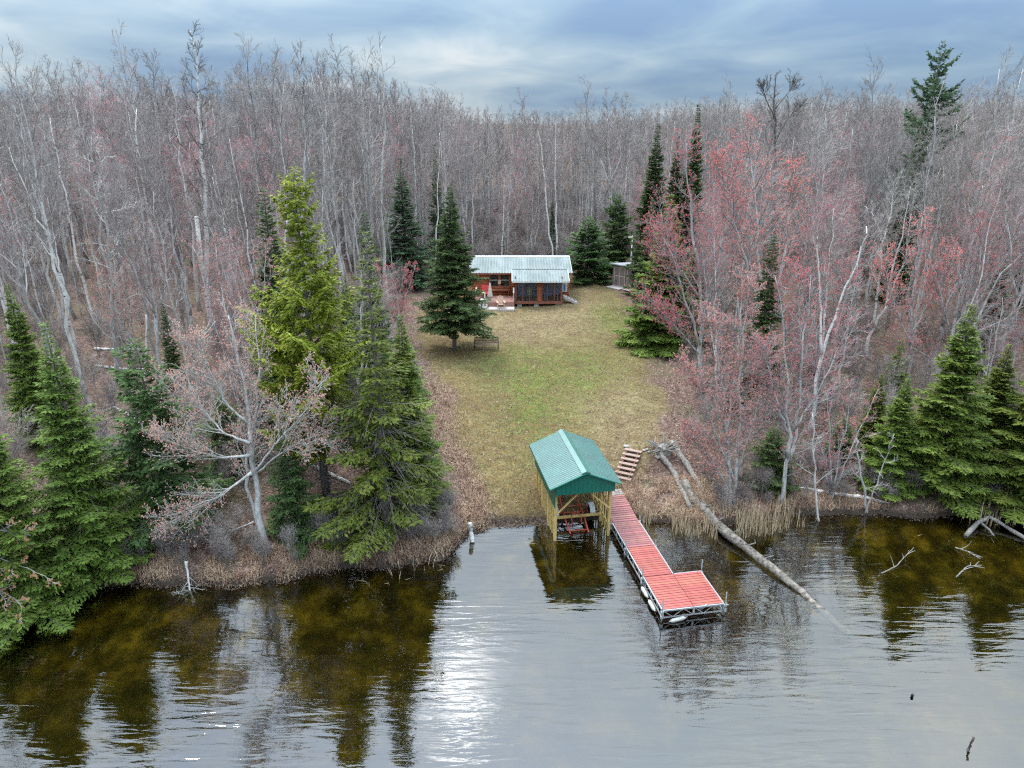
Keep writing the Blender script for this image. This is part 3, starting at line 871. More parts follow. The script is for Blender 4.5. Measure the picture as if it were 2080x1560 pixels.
# ------------------------------------------------------------------ stairs on the bank
def build_stairs():
    a, b = Vector((5.42, 31.45, 0)), Vector((6.2, 33.05, 0))
    a.z = gz(a.x, a.y) + 0.03
    b.z = gz(b.x, b.y) + 0.06
    d = Vector((b.x - a.x, b.y - a.y, 0))
    run = d.length
    rz = math.atan2(d.y, d.x) - math.pi / 2
    s = empty('garden_stairs', 'seven open wooden treads climbing the bank beside the boat shelter', 'stairs', a, rz + 0.0)
    n = 7
    # the treads lie slightly turned, left end away from the water
    me = MB().box(-0.45, 0.45, -0.01, 0.215, -0.04, 0.0).mesh('tread', MT['stair'])
    for i in range(n):
        link('tread', me, s, (0, run * i / (n - 1) * 0.92, 0.10 + (b.z - a.z) * i / (n - 1) * 0.93), (0, 0, R.uniform(-.01, .01)))
    for x in (-0.30, 0.30):
        MB().beam((x, -0.02, -0.08), (x, run, b.z - a.z - 0.06), 0.045, 0.2).build('stringer', MT['stair_dark'], s)
    MB().box(-0.38, 0.38, 0.01, 0.05, -0.1, 0.055).build('riser', MT['stair'], s)
    pm = MB().beam((a.x, a.y, 0), (a.x + .01, a.y, 0), .1, .1)


build_stairs()


# ------------------------------------------------------------------ cabin
GC = 2.45      # ground level at the cabin


def ribbed(x0, x1, ya, za, yb, zb, pitch, t=0.03, rib=0.03):
    """ribbed sheet between the line y=ya,z=za (upper) and y=yb,z=zb (lower), ribs running down the slope"""
    xs = []
    n = max(1, int(round((x1 - x0) / pitch)))
    w = (x1 - x0) / n
    for i in range(n):
        c = x0 + w * (i + 0.5)
        xs += [(c - w / 2, 0), (c - 0.05, 0), (c - 0.025, rib), (c + 0.025, rib), (c + 0.05, 0)]
    xs.append((x1, 0))
    nrm = Vector((0, za - zb, yb - ya)) if yb > ya else Vector((0, -(za - zb), ya - yb))
    nrm.normalize()
    V, Q = [], []
    for x, h in xs:
        V += [(x, ya + nrm.y * h, za + nrm.z * h), (x, yb + nrm.y * h, zb + nrm.z * h)]
    m = len(xs)
    for i in range(m - 1):
        Q.append((2 * i, 2 * i + 1, 2 * i + 3, 2 * i + 2))
    V += [(x0, ya, za - t), (x0, yb, zb - t), (x1, yb, zb - t), (x1, ya, za - t)]
    k = 2 * m
    Q += [(k, k + 3, k + 2, k + 1), (1, k + 1, k + 2, 2 * m - 1), (0, k, k + 1, 1), (2 * m - 2, 2 * m - 1, k + 2, k + 3)]
    return MB().add(V, Q)


def build_cabin():
    c = empty('log_cabin', 'low red cedar log cabin with pale green metal roof and screened porch', 'cabin', (0, 0, 0))
    X0, X1, YW, YB = -3.45, 4.95, 62.0, 68.2
    ZF, ZE, YR, ZR = 2.9, 4.98, 65.3, 5.78
    # log courses of each wall, one part per log
    n = 13
    dz = (ZE - ZF + 0.35) / n

    def logs(p, q, gaps, parent, zlo=ZF - 0.3, nn=n):
        """courses of half-round logs from p to q (x,y), leaving out gaps [(s0,s1,z0,z1)] along the run"""
        p, q = Vector((p[0], p[1], 0)), Vector((q[0], q[1], 0))
        L = (q - p).length
        u = (q - p) / L
        for i in range(nn):
            z = zlo + (i + 0.5) * dz
            runs = [(0, L)]
            for s0, s1, z0, z1 in gaps:
                if z0 < z < z1:
                    runs = [r for a, b in runs for r in ((a, min(b, s0)), (max(a, s1), b)) if r[1] - r[0] > 0.02]
            for a, b in runs:
                MB().tube([p + u * a + Vector((0, 0, z)), p + u * b + Vector((0, 0, z))], dz * 0.54, 8).build('log', MT['cedar'], parent, True)
    wf = MB().box(X0 + .05, X1 - .05, YW + 0.04, YB - .05, ZF - 0.25, ZE - 0.02).build('wall', MT['interior'], c)
    logs((X0, YW), (0.45, YW), [(1.45, 3.25, 3.72, 4.86)], wf)
    logs((X1, YW), (X1, YB), [(0.55, 1.15, 3.0, 4.2)], wf)
    logs((X0, YW), (X0, YB), [], wf)
    # gable ends
    for x in (X0, X1):
        MB().poly_prism([(YW, ZE - .08), (YB, ZE - .08), (YR, ZR - .06)], x - 0.06, x + 0.06, 'x').build('gable_end', MT['cedar'], c)
    # main window: two sashes
    w = MB().box(-2.02, -0.18, YW - 0.12, YW - 0.06, 3.70, 3.78).box(-2.02, -0.18, YW - 0.12, YW - 0.06, 4.78, 4.87).box(-2.02, -1.93, YW - 0.12, YW - 0.06, 3.78, 4.78).box(-0.27, -0.18, YW - 0.12, YW - 0.06, 3.78, 4.78).box(-1.19, -1.01, YW - 0.12, YW - 0.06, 3.78, 4.78).build('window', MT['cedar_dark'], c)
    for a, b in ((-1.93, -1.19), (-1.01, -0.27)):
        MB().box(a, b, YW - 0.085, YW - 0.075, 3.78, 4.28).build('pane', MT['glass'], w)
        MB().box(a, b, YW - 0.085, YW - 0.075, 4.31, 4.78).build('pane', MT['glass'], w)
        MB().box(a, b, YW - 0.10, YW - 0.07, 4.28, 4.31).build('sash_bar', MT['white_paint'], w)
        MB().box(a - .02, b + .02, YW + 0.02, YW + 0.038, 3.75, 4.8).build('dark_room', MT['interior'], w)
    MB().box(-1.22, -0.98, YW - 0.16, YW - 0.125, 3.95, 4.3).build('window_ornament', MT['chair_wood'], w)
    # wall bench ledge under the window
    MB().box(-2.4, -0.2, YW - 0.42, YW - 0.13, 3.40, 3.46).box(-2.35, -2.28, YW - 0.4, YW - 0.14, 2.95, 3.4).box(-0.32, -0.25, YW - 0.4, YW - 0.14, 2.95, 3.4).build('wall_bench', MT['cedar_dark'], c)
    # roofs: panels about a metre wide
    ov = 0.28
    npan = 9
    for k in range(npan):
        a = X0 - ov + (X1 - X0 + 2 * ov) * k / npan
        b = X0 - ov + (X1 - X0 + 2 * ov) * (k + 1) / npan
        ribbed(a, b, YR, ZR, YW - 0.38, ZE, 0.25).build('roof_panel', MT['cabin_roof'], c)
        r = ribbed(-b, -a, -YR, ZR, -YB - 0.38, ZE, 0.25)
        V = np.concatenate(r.V)
        V[:, 0] *= -1
        V[:, 1] *= -1
        MB().add(V, np.concatenate(r.Q)).build('roof_panel', MT['cabin_roof'], c)
    MB().poly_prism([(YR - 0.2, ZR - 0.02), (YR, ZR + 0.06), (YR + 0.2, ZR - 0.02), (YR, ZR + 0.03)], X0 - ov - .02, X1 + ov + .02, 'x').build('ridge_cap', MT['white_paint'], c)
    MB().box(X0 - ov, X1 + ov, YW - 0.40, YW - 0.375, ZE - 0.13, ZE - 0.01).build('fascia', MT['cedar_dark'], c)
    for x in (X0 - ov - .015, X1 + ov + .015):
        MB().beam((x, YW - .4, ZE - .02), (x, YR, ZR - .02), 0.03, 0.12).beam((x, YB + .4, ZE - .02), (x, YR, ZR - .02), 0.03, 0.12).build('verge_trim', MT['white_paint'], c)
    # porch
    PX0, PX1, PY = 0.28, 4.28, 60.0
    pz = 2.86
    p = MB().box(PX0 - .03, PX1 + .03, PY - .03, YW, pz - 0.12, pz).build('porch_floor', MT['cedar_dark'], c)
    MB().box(PX0 - .05, PX1 + .05, PY - .07, PY - .032, pz - 0.22, pz + 0.02).build('rim_board', MT['cedar_dark'], p)
    bm = MB().box(-0.2, 0.2, -0.2, 0.2, 0, 0.2).mesh('pier_block', MT['concrete'])
    for x in (0.65, 2.1, 3.95):
        for y in (PY + 0.25, YW - .3):
            for k in range(2):
                link('pier_block', bm, c, (x, y, gz(x, y) - .1 + k * 0.205), (0, 0, R.uniform(-.05, .05)), (1, 1, 1.0))
    npn = 4
    for k in range(npn):
        a = PX0 - .28 + (PX1 - PX0 + .85) * k / npn
        b = PX0 - .28 + (PX1 - PX0 + .85) * (k + 1) / npn
        ribbed(a, b, 62.05, 5.20, 59.55, 4.70, 0.25).build('porch_roof_panel', MT['cabin_roof'], c)
    MB().box(PX0 - .29, PX1 + .58, 62.03, 62.12, 5.19, 5.235).build('porch_flashing', MT['bench_iron'], c)
    MB().box(PX0 - .28, PX1 + .57, 59.53, 59.552, 4.58, 4.69).build('porch_fascia', MT['white_paint'], c)
    for x in (PX0 - .29, PX1 + .58):
        MB().beam((x, 59.55, 4.67), (x, 62.05, 5.17), 0.03, 0.1).build('verge_trim', MT['white_paint'], c)
    # porch frame posts and rails
    zb, zt = pz + 0.0, 4.60
    posts = [PX0 + .06, 0.92, 1.50, 2.18, 2.55, 3.02, 3.62, PX1 - .06]
    thick = [0.10, 0.045, 0.045, 0.08, 0.08, 0.045, 0.06, 0.12]
    for x, w_ in zip(posts, thick):
        MB().box(x - w_ / 2, x + w_ / 2, PY - .05, PY + .05, zb, zt).build('porch_post', MT['cedar_dark'], c)
    MB().box(PX0, PX1, PY - .045, PY + .045, zt - .1, zt + .1).build('porch_header', MT['cedar_dark'], c)
    for i in range(len(posts) - 1):
        if i == 3:
            continue
        a, b = posts[i] + thick[i] / 2, posts[i + 1] - thick[i + 1] / 2
        for z0, z1 in ((zb, zt - .1),):
            MB().box(a, b, PY - .004, PY + .004, z0, z1).build('screen_pane', MT['screen'], c)
    pw = MB().box(2.22, 2.51, PY - 0.01, PY + .03, zb, zt - .1).build('log_panel', MT['cedar_dark'], c)
    k = 0
    z = zb + 0.07
    while z < zt - .14:
        MB().tube([(2.23, PY - .03, z), (2.50, PY - .03, z)], 0.07, 8).build('log', MT['cedar'], pw, True)
        z += 0.13
    for x in (PX0, PX1):
        for (a, b) in ((PY + .06, 60.95), (61.02, YW - .1)):
            MB().box(x - .006, x + .006, a, b, 3.5, zt - .1).build('screen_pane', MT['screen'], c)
        MB().box(x - .03, x + .03, PY + .05, YW - .1, zt - .1, zt + .35).box(x - .03, x + .03, 60.95, 61.02, zb, zt - .1).box(x - .03, x + .03, PY + .05, YW - .1, zb, 3.5).build('porch_side', MT['cedar_dark'], c)
    MB().box(0.5, PX1 + .2, YW - .10, YW - .06, zb, zt + .3).build('porch_back_wall', MT['interior_grey'], c)
    # right wall: small window with blue shade, porch steps
    w2 = MB().box(4.40, 4.86, YW - .16, YW - .10, 3.25, 4.05).build('side_window', MT['white_paint'], c)
    MB().box(4.56, 4.70, YW - .18, YW - .163, 3.38, 3.92).build('pane', MT['blue'], w2)
    logs((PX1 + .08, YW - .02), (X1 + .02, YW - .02), [], wf)
    st = empty('porch_steps', 'short flight of grey wooden steps beside the screened porch', 'steps', (PX1 + .1, 60.75, 0))
    for i in range(4):
        z = gz(4.9, 60.7) + 0.10 + (3 - i) * 0.165
        MB().box(0.02 + i * 0.30, 0.36 + i * 0.30, -0.45, 0.35, z - .045, z).build('tread', MT['deck_pale'], st)
    for y in (-0.42, 0.30):
        MB().beam((0, y, gz(4.9, 60.7) + .62), (1.28, y, gz(5.6, 60.7) - .02), 0.05, 0.2).build('stringer', MT['deck_pale'], st)
    # things in the porch
    t = empty('porch_chair', 'yellow cushioned chair behind the left porch screens', 'chair', (1.52, 60.9, pz))
    MB().box(-.24, .24, -.24, .24, .36, .46).build('seat', MT['yellow'], t, bevel=.02)
    MB().box(-.24, .24, .18, .28, .46, .98).build('backrest', MT['yellow'], t, bevel=.02)
    for x in (-.2, .2):
        for y in (-.2, .22):
            MB().box(x - .02, x + .02, y - .02, y + .02, 0, .36).build('leg', MT['bench_wood'], t)
    t = empty('porch_table', 'pale low table behind the right porch screens', 'table', (3.4, 60.8, pz))
    MB().box(-.6, .6, -.3, .3, .50, .55).build('table_top', MT['deck_pale'], t)
    for x in (-.55, .55):
        for y in (-.26, .26):
            MB().box(x - .03, x + .03, y - .03, y + .03, 0, .5).build('leg', MT['deck_pale'], t)
    t = empty('porch_cooler', 'red box cooler at the right end of the porch', 'cooler', (3.95, 61.35, pz))
    MB().box(-.22, .22, -.2, .2, 0, .46).build('body', MT['red_cloth'], t, bevel=.02)
    MB().box(-.23, .23, -.21, .21, .465, .54).build('lid', MT['white_paint'], t, bevel=.02)


build_cabin()


def build_deck():
    d = empty('wooden_deck', 'reddish wooden deck with slatted front and pale lower step before the cabin', 'deck', (0, 0, 0))
    z, y0, y1, x0, x1 = 2.95, 59.35, 61.55, -3.2, 0.2
    n = 15
    me = MB().box(x0, x1, -0.068, 0.068, -0.04, 0).mesh('deck_board', MT['deck_wood'])
    for i in range(n):
        link('board', me, d, (0, y0 + (i + .5) * (y1 - y0) / n, z + R.uniform(-.003, .003)))
    g = gz(-1.5, 59)
    for i in range(4):
        zz = g + .02 + (z - .05 - g) * (i + .5) / 4
        MB().box(x0, x1, y0 - .03, y0 - .004, zz - .055, zz + .055).build('skirt_board', MT['deck_wood'], d)
    for x in (x0 + .05, -1.5, x1 - .05):
        MB().box(x - .05, x + .05, y0 + .0, y0 + .1, g - .2, z - .045).build('post', MT['cedar_dark'], d)
    for i in range(7):
        MB().box(x0 + .6, x1, y0 - 1.0 + i * .145, y0 - 1.0 + i * .145 + .135, g + .02, g + .10).build('step_board', MT['deck_pale'], d)
    MB().box(x0 + .6, x1 + .005, y0 - 1.02, y0 - 1.002, g - .1, g + .105).build('step_edge', MT['deck_pale'], d)
    # rails
    for x in (x0 + 0.1, x1 - 0.06):
        MB().box(x - .045, x + .045, y0 + .05, y0 + .14, z, z + .75).box(x - .045, x + .045, y1 - .1, y1 - .01, z, z + .8).beam((x, y0 + .02, z + .78), (x, y1, z + .82), .12, .04).build('railing', MT['deck_pale'], d)
    MB().beam((x0 + .1, y0 + .1, z + .8), (x0 + 0.9, y0 + .1, z + .8), .12, .04).box(x0 + .85, x0 + .94, y0 + .06, y0 + .14, z, z + .78).build('railing', MT['white_paint'], d)
    # patio umbrella, closed
    u = empty('patio_umbrella', 'closed beige patio umbrella standing on the deck', 'umbrella', (-1.88, 60.0, z))
    MB().tube([(0, 0, 0), (0, 0, 1.52)], .02, 8).build('pole', MT['bench_wood'], u, True)
    V, Q = [], []
    nn = 16
    prof = [(0.0, 1.56), (.06, 1.46), (.10, 1.2), (.15, .8), (.20, .38), (.215, .28), (.16, .29)]
    for r, zz in prof:
        for j in range(nn):
            rr = r * (1 + .22 * (1 if j % 2 else -1) * min(1, (1.5 - zz)))
            V.append((rr * math.cos(2 * math.pi * j / nn), rr * math.sin(2 * math.pi * j / nn), zz))
    for i in range(len(prof) - 1):
        for j in range(nn):
            Q.append((i * nn + j, i * nn + (j + 1) % nn, (i + 1) * nn + (j + 1) % nn, (i + 1) * nn + j))
    MB().add(V, Q).build('canopy', MT['canvas'], u, True)
    MB().lathe([(0, 0.08), (.22, .07), (.24, .0)], 14).build('base', MT['concrete'], u)
    # adirondack chair on the step
    a = empty('adirondack_chair', 'light brown slatted adirondack chair standing on the pale step', 'chair', (-0.95, 58.85, g + .10), 0.15)
    for i in range(5):
        x = -.2 + i * .1
        MB().beam((x, .18, .22), (x * 1.15, .52, .98 - abs(i - 2) * .05), .085, .02, (0, 1, 0)).build('back_slat', MT['chair_wood'], a)
    for i in range(5):
        y = -.32 + i * .11
        MB().box(-.25, .25, y - .045, y + .045, .36 - i * .035, .38 - i * .035).build('seat_slat', MT['chair_wood'], a)
    for x in (-.3, .3):
        MB().beam((x, -.42, .54), (x, .34, .54), .13, .022).build('armrest', MT['chair_wood'], a)
        MB().box(x - .02, x + .02, -.36, -.27, 0, .53).build('leg', MT['chair_wood'], a)
        MB().beam((x * .9, -.35, .33), (x * .9, .55, .03), .025, .1).build('leg', MT['chair_wood'], a)
    # red camp chair behind the umbrella
    r = empty('camp_chair', 'red fabric chair behind the closed umbrella', 'chair', (-2.35, 61.0, z))
    MB().box(-.3, .3, -.25, .25, .36, .42).build('seat', MT['red_cloth'], r)
    MB().beam((0, .22, .40), (0, .36, 1.05), .6, .04, (0, 1, 0)).build('backrest', MT['red_cloth'], r)
    for x in (-.28, .28):
        for y in (-.22, .22):
            MB().box(x - .015, x + .015, y - .015, y + .015, 0, .36).build('leg', MT['bench_iron'], r)
    # white storage box at the deck's end
    b = empty('storage_box', 'white storage box beside the left end of the deck', 'storage box', (-2.45, 58.75, gz(-2.45, 58.75)), -.2)
    MB().box(-.34, .34, -.24, .24, 0, .62).build('body', MT['white_paint'], b, bevel=.02)
    MB().box(-.36, .36, -.26, .26, .625, .70).build('lid', MT['white_paint'], b, bevel=.02)
    MB().box(-.10, .02, -.262, -.242, .2, .42).build('latch', MT['bench_iron'], b)


build_deck()


def build_shed():
    x0, y0, rz = 9.45, 66.4, math.atan2(-1.1, 1.0)
    g = gz(9.8, 66)
    s = empty('garden_shed', 'brown boarded shed with pale framed doors beside the firs', 'shed', (x0, y0, g), rz)
    # local x runs along the door wall, local y into the shed
    L, D, h0, h1 = 4.6, 2.6, 2.15, 1.75
    for i in range(23):
        x = L * (i + .5) / 23
        MB().box(x - L / 46 + .004, x + L / 46 - .004, 0, .04, 0.05, 2.0).build('wall_board', MT['shed_wall'], s)
    MB().box(0.01, L - .01, .05, D, 0, 1.78).build('wall', MT['shed_wall'], s)
    rp = MB().add([(-.2, -.3, 2.16), (L + .2, -.3, 2.16), (L + .2, D + .3, 1.82), (-.2, D + .3, 1.82), (-.2, -.3, 2.08), (L + .2, -.3, 2.08), (L + .2, D + .3, 1.74), (-.2, D + .3, 1.74)],
                  [(0, 1, 2, 3), (4, 7, 6, 5), (0, 4, 5, 1), (1, 5, 6, 2), (2, 6, 7, 3), (3, 7, 4, 0)])
    rp.build('roof', MT['shed_roof'], s)
    for dx in (0.22, 1.75):
        dr = MB().box(dx, dx + 1.3, -.03, -.004, .1, 1.88).build('door', MT['shed_wall'], s)
        for x in (dx, dx + .62, dx + 1.24):
            MB().box(x, x + .07, -.055, -.032, .1, 1.88).build('door_frame', MT['shed_trim'], dr)
        for zz in (.1, 1.0, 1.81):
            MB().box(dx + .07, dx + 1.24, -.05, -.034, zz, zz + .07).build('door_rail', MT['shed_trim'], dr)
    MB().box(0.1, 1.7, -1.0, -.08, .02, .08).build('door_ramp', MT['deck_pale'], s)
    MB().box(1.8, 3.2, -.7, -.08, .02, .06).build('door_ramp', MT['deck_pale'], s)


build_shed()


def build_lamp():
    x, y = 11.1, 66.4
    g = gz(x, y)
    p = empty('yard_light', 'tall white pole with a yard light behind the shed roof', 'lamp', (x, y, g))
    H = 7.4 - g
    MB().tube([(0, 0, 0), (0, 0, H)], [.07, .05], 10).build('pole', MT['lamp_white'], p, True)
    MB().tube([(0, 0, H - .2), (-.12, 0, H - .12)], .03, 8).build('arm', MT['lamp_white'], p, True)
    h = MB()
    h.box(-.38, .06, -.10, .10, H - .12, H - .02)
    h.build('lamp_head', MT['lamp_head'], p, bevel=.03)
    MB().lathe([(.04, 0), (.04, .14), (0, .16)], 8, (0, 0, H - .02)).build('photocell', MT['lamp_white'], p)


build_lamp()


def build_bench():
    q = G(988, 711)
    b = empty('garden_bench', 'dark slatted garden bench on the lawn beside the fir', 'bench', q, -0.02)
    W = 0.82
    for i in range(4):
        MB().beam((-W, .25 + i * .03, .50 + i * .10), (W, .25 + i * .03, .50 + i * .10), .03, .075).build('back_slat', MT['bench_wood'], b)
    for i in range(4):
        MB().box(-W, W, -.22 + i * .115, -.13 + i * .115, .42, .445).build('seat_slat', MT['bench_wood'], b)
    for s in (-1, 1):
        x = s * (W + .02)
        f = MB()
        f.tube([(x, -.26, 0), (x, -.24, .64)], .022, 6).tube([(x, .30, 0), (x, .22, .42), (x, .36, .86)], .022, 6).tube([(x, -.24, .64), (x, 0, .67), (x, .30, .64)], .024, 6).tube([(x, -.24, .41), (x, .24, .41)], .02, 6)
        f.build('end_frame', MT['bench_iron'], b, True)
    MB().tube([(-W, 0, .16), (W, 0, .16)], .014, 6).build('stretcher', MT['bench_iron'], b, True)


build_bench()


# ------------------------------------------------------------------ tree makers
def norm(v):
    return v / (np.linalg.norm(v, axis=-1, keepdims=True) + 1e-9)


def polytube(P, r0, r1, sides=3):
    """many tapering tubes at once; P (N,k,3), r0/r1 (N,)"""
    N, k, _ = P.shape
    d = norm(P[:, -1] - P[:, 0])
    ref = np.where(np.abs(d[:, 2:3]) < 0.9, np.array([[0, 0, 1.0]]), np.array([[1.0, 0, 0]]))
    a = norm(np.cross(d, ref))
    b = np.cross(d, a)
    t = np.linspace(0, 1, k)[None, :]
    rad = r0[:, None] * (1 - t) + r1[:, None] * t
    ang = np.arange(sides) * 2 * math.pi / sides
    ring = a[:, None, :] * np.cos(ang)[None, :, None] + b[:, None, :] * np.sin(ang)[None, :, None]
    V = P[:, :, None, :] + rad[:, :, None, None] * ring[:, None, :, :]
    V = V.reshape(-1, 3)
    i = np.arange(N)[:, None, None] * k * sides
    s = np.arange(k - 1)[None, :, None] * sides
    j = np.arange(sides)[None, None, :]
    j2 = (j + 1) % sides
    Q = np.stack([i + s + j, i + s + j2, i + s + sides + j2, i + s + sides + j], -1).reshape(-1, 4)
    return V, Q


def grow(rng, par, n, tlo, thi, length, ang, up, k=4, wob=0.12, taper=0.5, golden=False, angj=0.22, bias=None):
    """n children on each parent polyline; returns polylines (M*n,k,3) and where along the parent they start"""
    M, K, _ = par.shape
    t = (np.arange(n)[None, :] + rng.uniform(0.1, 0.9, (M, n))) / n * (thi - tlo) + tlo
    f = t * (K - 1)
    i0 = np.clip(f.astype(int), 0, K - 2)
    fr = (f - i0)[..., None]
    mi = np.arange(M)[:, None]
    A, B = par[mi, i0], par[mi, i0 + 1]
    p0 = A * (1 - fr) + B * fr
    T = norm(B - A)
    ref = np.where(np.abs(T[..., 2:3]) < 0.9, np.array([0, 0, 1.0]), np.array([1.0, 0, 0]))
    a = norm(np.cross(T, ref))
    b = np.cross(T, a)
    if golden:
        az = np.arange(n)[None, :] * 2.39996 + rng.uniform(0, 6.28, (M, 1)) + rng.normal(0, 0.35, (M, n))
    else:
        az = rng.uniform(0, 6.28, (M, n))
    an = ang + rng.normal(0, angj, (M, n))
    D = T * np.cos(an)[..., None] + (a * np.cos(az)[..., None] + b * np.sin(az)[..., None]) * np.sin(an)[..., None]
    if bias is not None:
        D = norm(D + np.array(bias))
    ln = np.broadcast_to(np.asarray(length, float).reshape(-1, 1), (M, n)) * (1 - taper * (t - tlo) / max(thi - tlo, 1e-6)) * rng.uniform(0.6, 1.25, (M, n))
    P = [p0]
    p, dd = p0, D
    st = (ln / (k - 1))[..., None]
    for _ in range(k - 1):
        p = p + dd * st
        P.append(p)
        dd = norm(dd + np.array([0, 0, up]) + rng.normal(0, wob, dd.shape))
    return np.stack(P, 2).reshape(M * n, k, 3), t.reshape(-1), ln.reshape(-1)


OCT_V = np.array([(1, 0, 0), (-1, 0, 0), (0, 1, 0), (0, -1, 0), (0, 0, 1.5), (0, 0, -1.5)], float)
OCT_T = np.array([(0, 2, 4), (2, 1, 4), (1, 3, 4), (3, 0, 4), (2, 0, 5), (1, 2, 5), (3, 1, 5), (0, 3, 5)])
TET_V = np.array([(1, 0, -.5), (-.6, .8, -.5), (-.6, -.8, -.5), (0, 0, 1.2)], float)
TET_T = np.array([(0, 2, 1), (0, 1, 3), (1, 2, 3), (2, 0, 3)])


def blobs(rng, C, r, oct_=False):
    bv, bt = (OCT_V, OCT_T) if oct_ else (TET_V, TET_T)
    N = len(C)
    s = r * rng.uniform(0.6, 1.35, (N, 1, 1))
    V = C[:, None, :] + bv[None] * s
    # random turn about z
    T = bt[None] + np.arange(N)[:, None, None] * len(bv)
    return V.reshape(-1, 3), T.reshape(-1, 3)


def bare_tree(name, seed, stems, n1=24, n2=7, n3=6, l1=3.2, l2=1.2, l3=0.5, a1=0.8, a2=0.7, a3=0.7, up1=0.10, up2=0.06, up3=0.05, t0=0.4, taper1=0.65,
              rt=0.0055, bark='bark_grey', twig='twig_grey', bud=None, budr=0.02, nb=3, bias=None, wob=0.10, r1f=0.30, n4=0, l4=0.3, s3=0.15):
    """stems: list of (points, base radius, tip radius). Returns meshes for trunk, crown and buds"""
    rng = np.random.default_rng(seed)
    tb, cb = MB(), MB()
    l1s, l2s, tips = [], [], []
    for pts, r0, r1 in stems:
        pts = np.asarray(pts, float)
        # resample and add small wobble
        k = 14
        f = np.linspace(0, len(pts) - 1, k)
        i0 = np.clip(f.astype(int), 0, len(pts) - 2)
        fr = (f - i0)[:, None]
        c = pts[i0] * (1 - fr) + pts[i0 + 1] * fr
        c[1:] += rng.normal(0, 0.012 * np.linalg.norm(pts[-1] - pts[0]) / 2, (k - 1, 3)) * np.array([1, 1, 0.2])
        rad = r0 + (r1 - r0) * np.linspace(0, 1, k) ** 0.8
        rad[0] *= 1.35
        tb.tube(c, rad, 7)
        H = np.linalg.norm(pts[-1] - pts[0])
        B1, t, ln = grow(rng, c[None], n1, t0, 0.99, l1, a1, up1, 6, wob, taper1, True, 0.2, bias)
        rr = np.interp(t, np.linspace(0, 1, k), rad)
        ra = np.minimum(rr * 0.6, 0.012 + ln * 0.0085 * (r1f / 0.30))
        V, Q = polytube(B1, ra, np.full(len(ra), rt), 4)
        cb.add(V, Q)
        l1s.append((B1, ln))
    for B1, ln in l1s:
        B2, t2, ln2 = grow(rng, B1, n2, 0.12, 0.98, np.minimum(l2, ln * 0.55), a2, up2, 5, wob * 1.1, 0.45, False, 0.25)
        V, Q = polytube(B2, np.full(len(B2), rt * 1.7), np.full(len(B2), rt * 0.7), 3)
        cb.add(V, Q)
        B3, t3, ln3 = grow(rng, B2, n3, s3, 1.0, np.minimum(l3, ln2 * 0.6), a3, up3, 3, wob, 0.4)
        V, Q = polytube(B3, np.full(len(B3), rt), np.full(len(B3), rt * 0.5), 3)
        cb.add(V, Q)
        tips.append((B2, B3))
        if n4:
            B4, _, _ = grow(rng, B3, n4, 0.2, 1.0, np.minimum(l4, ln3 * 0.6), a3, up3, 2, wob, 0.3)
            V, Q = polytube(B4, np.full(len(B4), rt * 0.8), np.full(len(B4), rt * 0.5), 3)
            cb.add(V, Q)
            tips.append((B3, B4))
    out = {'trunk': tb.mesh(name + '_trunk', MT[bark], True), 'crown': cb.mesh(name + '_crown', MT[twig])}
    if bud:
        C = []
        for B2, B3 in tips:
            tt = rng.uniform(0.7, 1.0, (len(B3), nb, 1))
            C.append((B3[:, None, -2] * (1 - tt) + B3[:, None, -1] * tt + rng.normal(0, 0.012, (len(B3), nb, 3))).reshape(-1, 3))
        C = np.concatenate(C)
        b = MB()
        V, T = blobs(rng, C, budr)
        b.add(V, None, T)
        out['buds'] = b.mesh(name + '_buds', MT[bud])
    return out


def straight(rng, H, r, lean=0.03, wig=0.25, n=8):
    z = np.linspace(0, H, n)
    a = rng.uniform(0, 6.28)
    x = lean * z * math.cos(a) + np.cumsum(rng.normal(0, wig * 0.25, n)) * (z / H)
    y = lean * z * math.sin(a) + np.cumsum(rng.normal(0, wig * 0.25, n)) * (z / H)
    x -= x[0]
    y -= y[0]
    z[0] = -0.3
    return np.stack([x, y, z], 1)


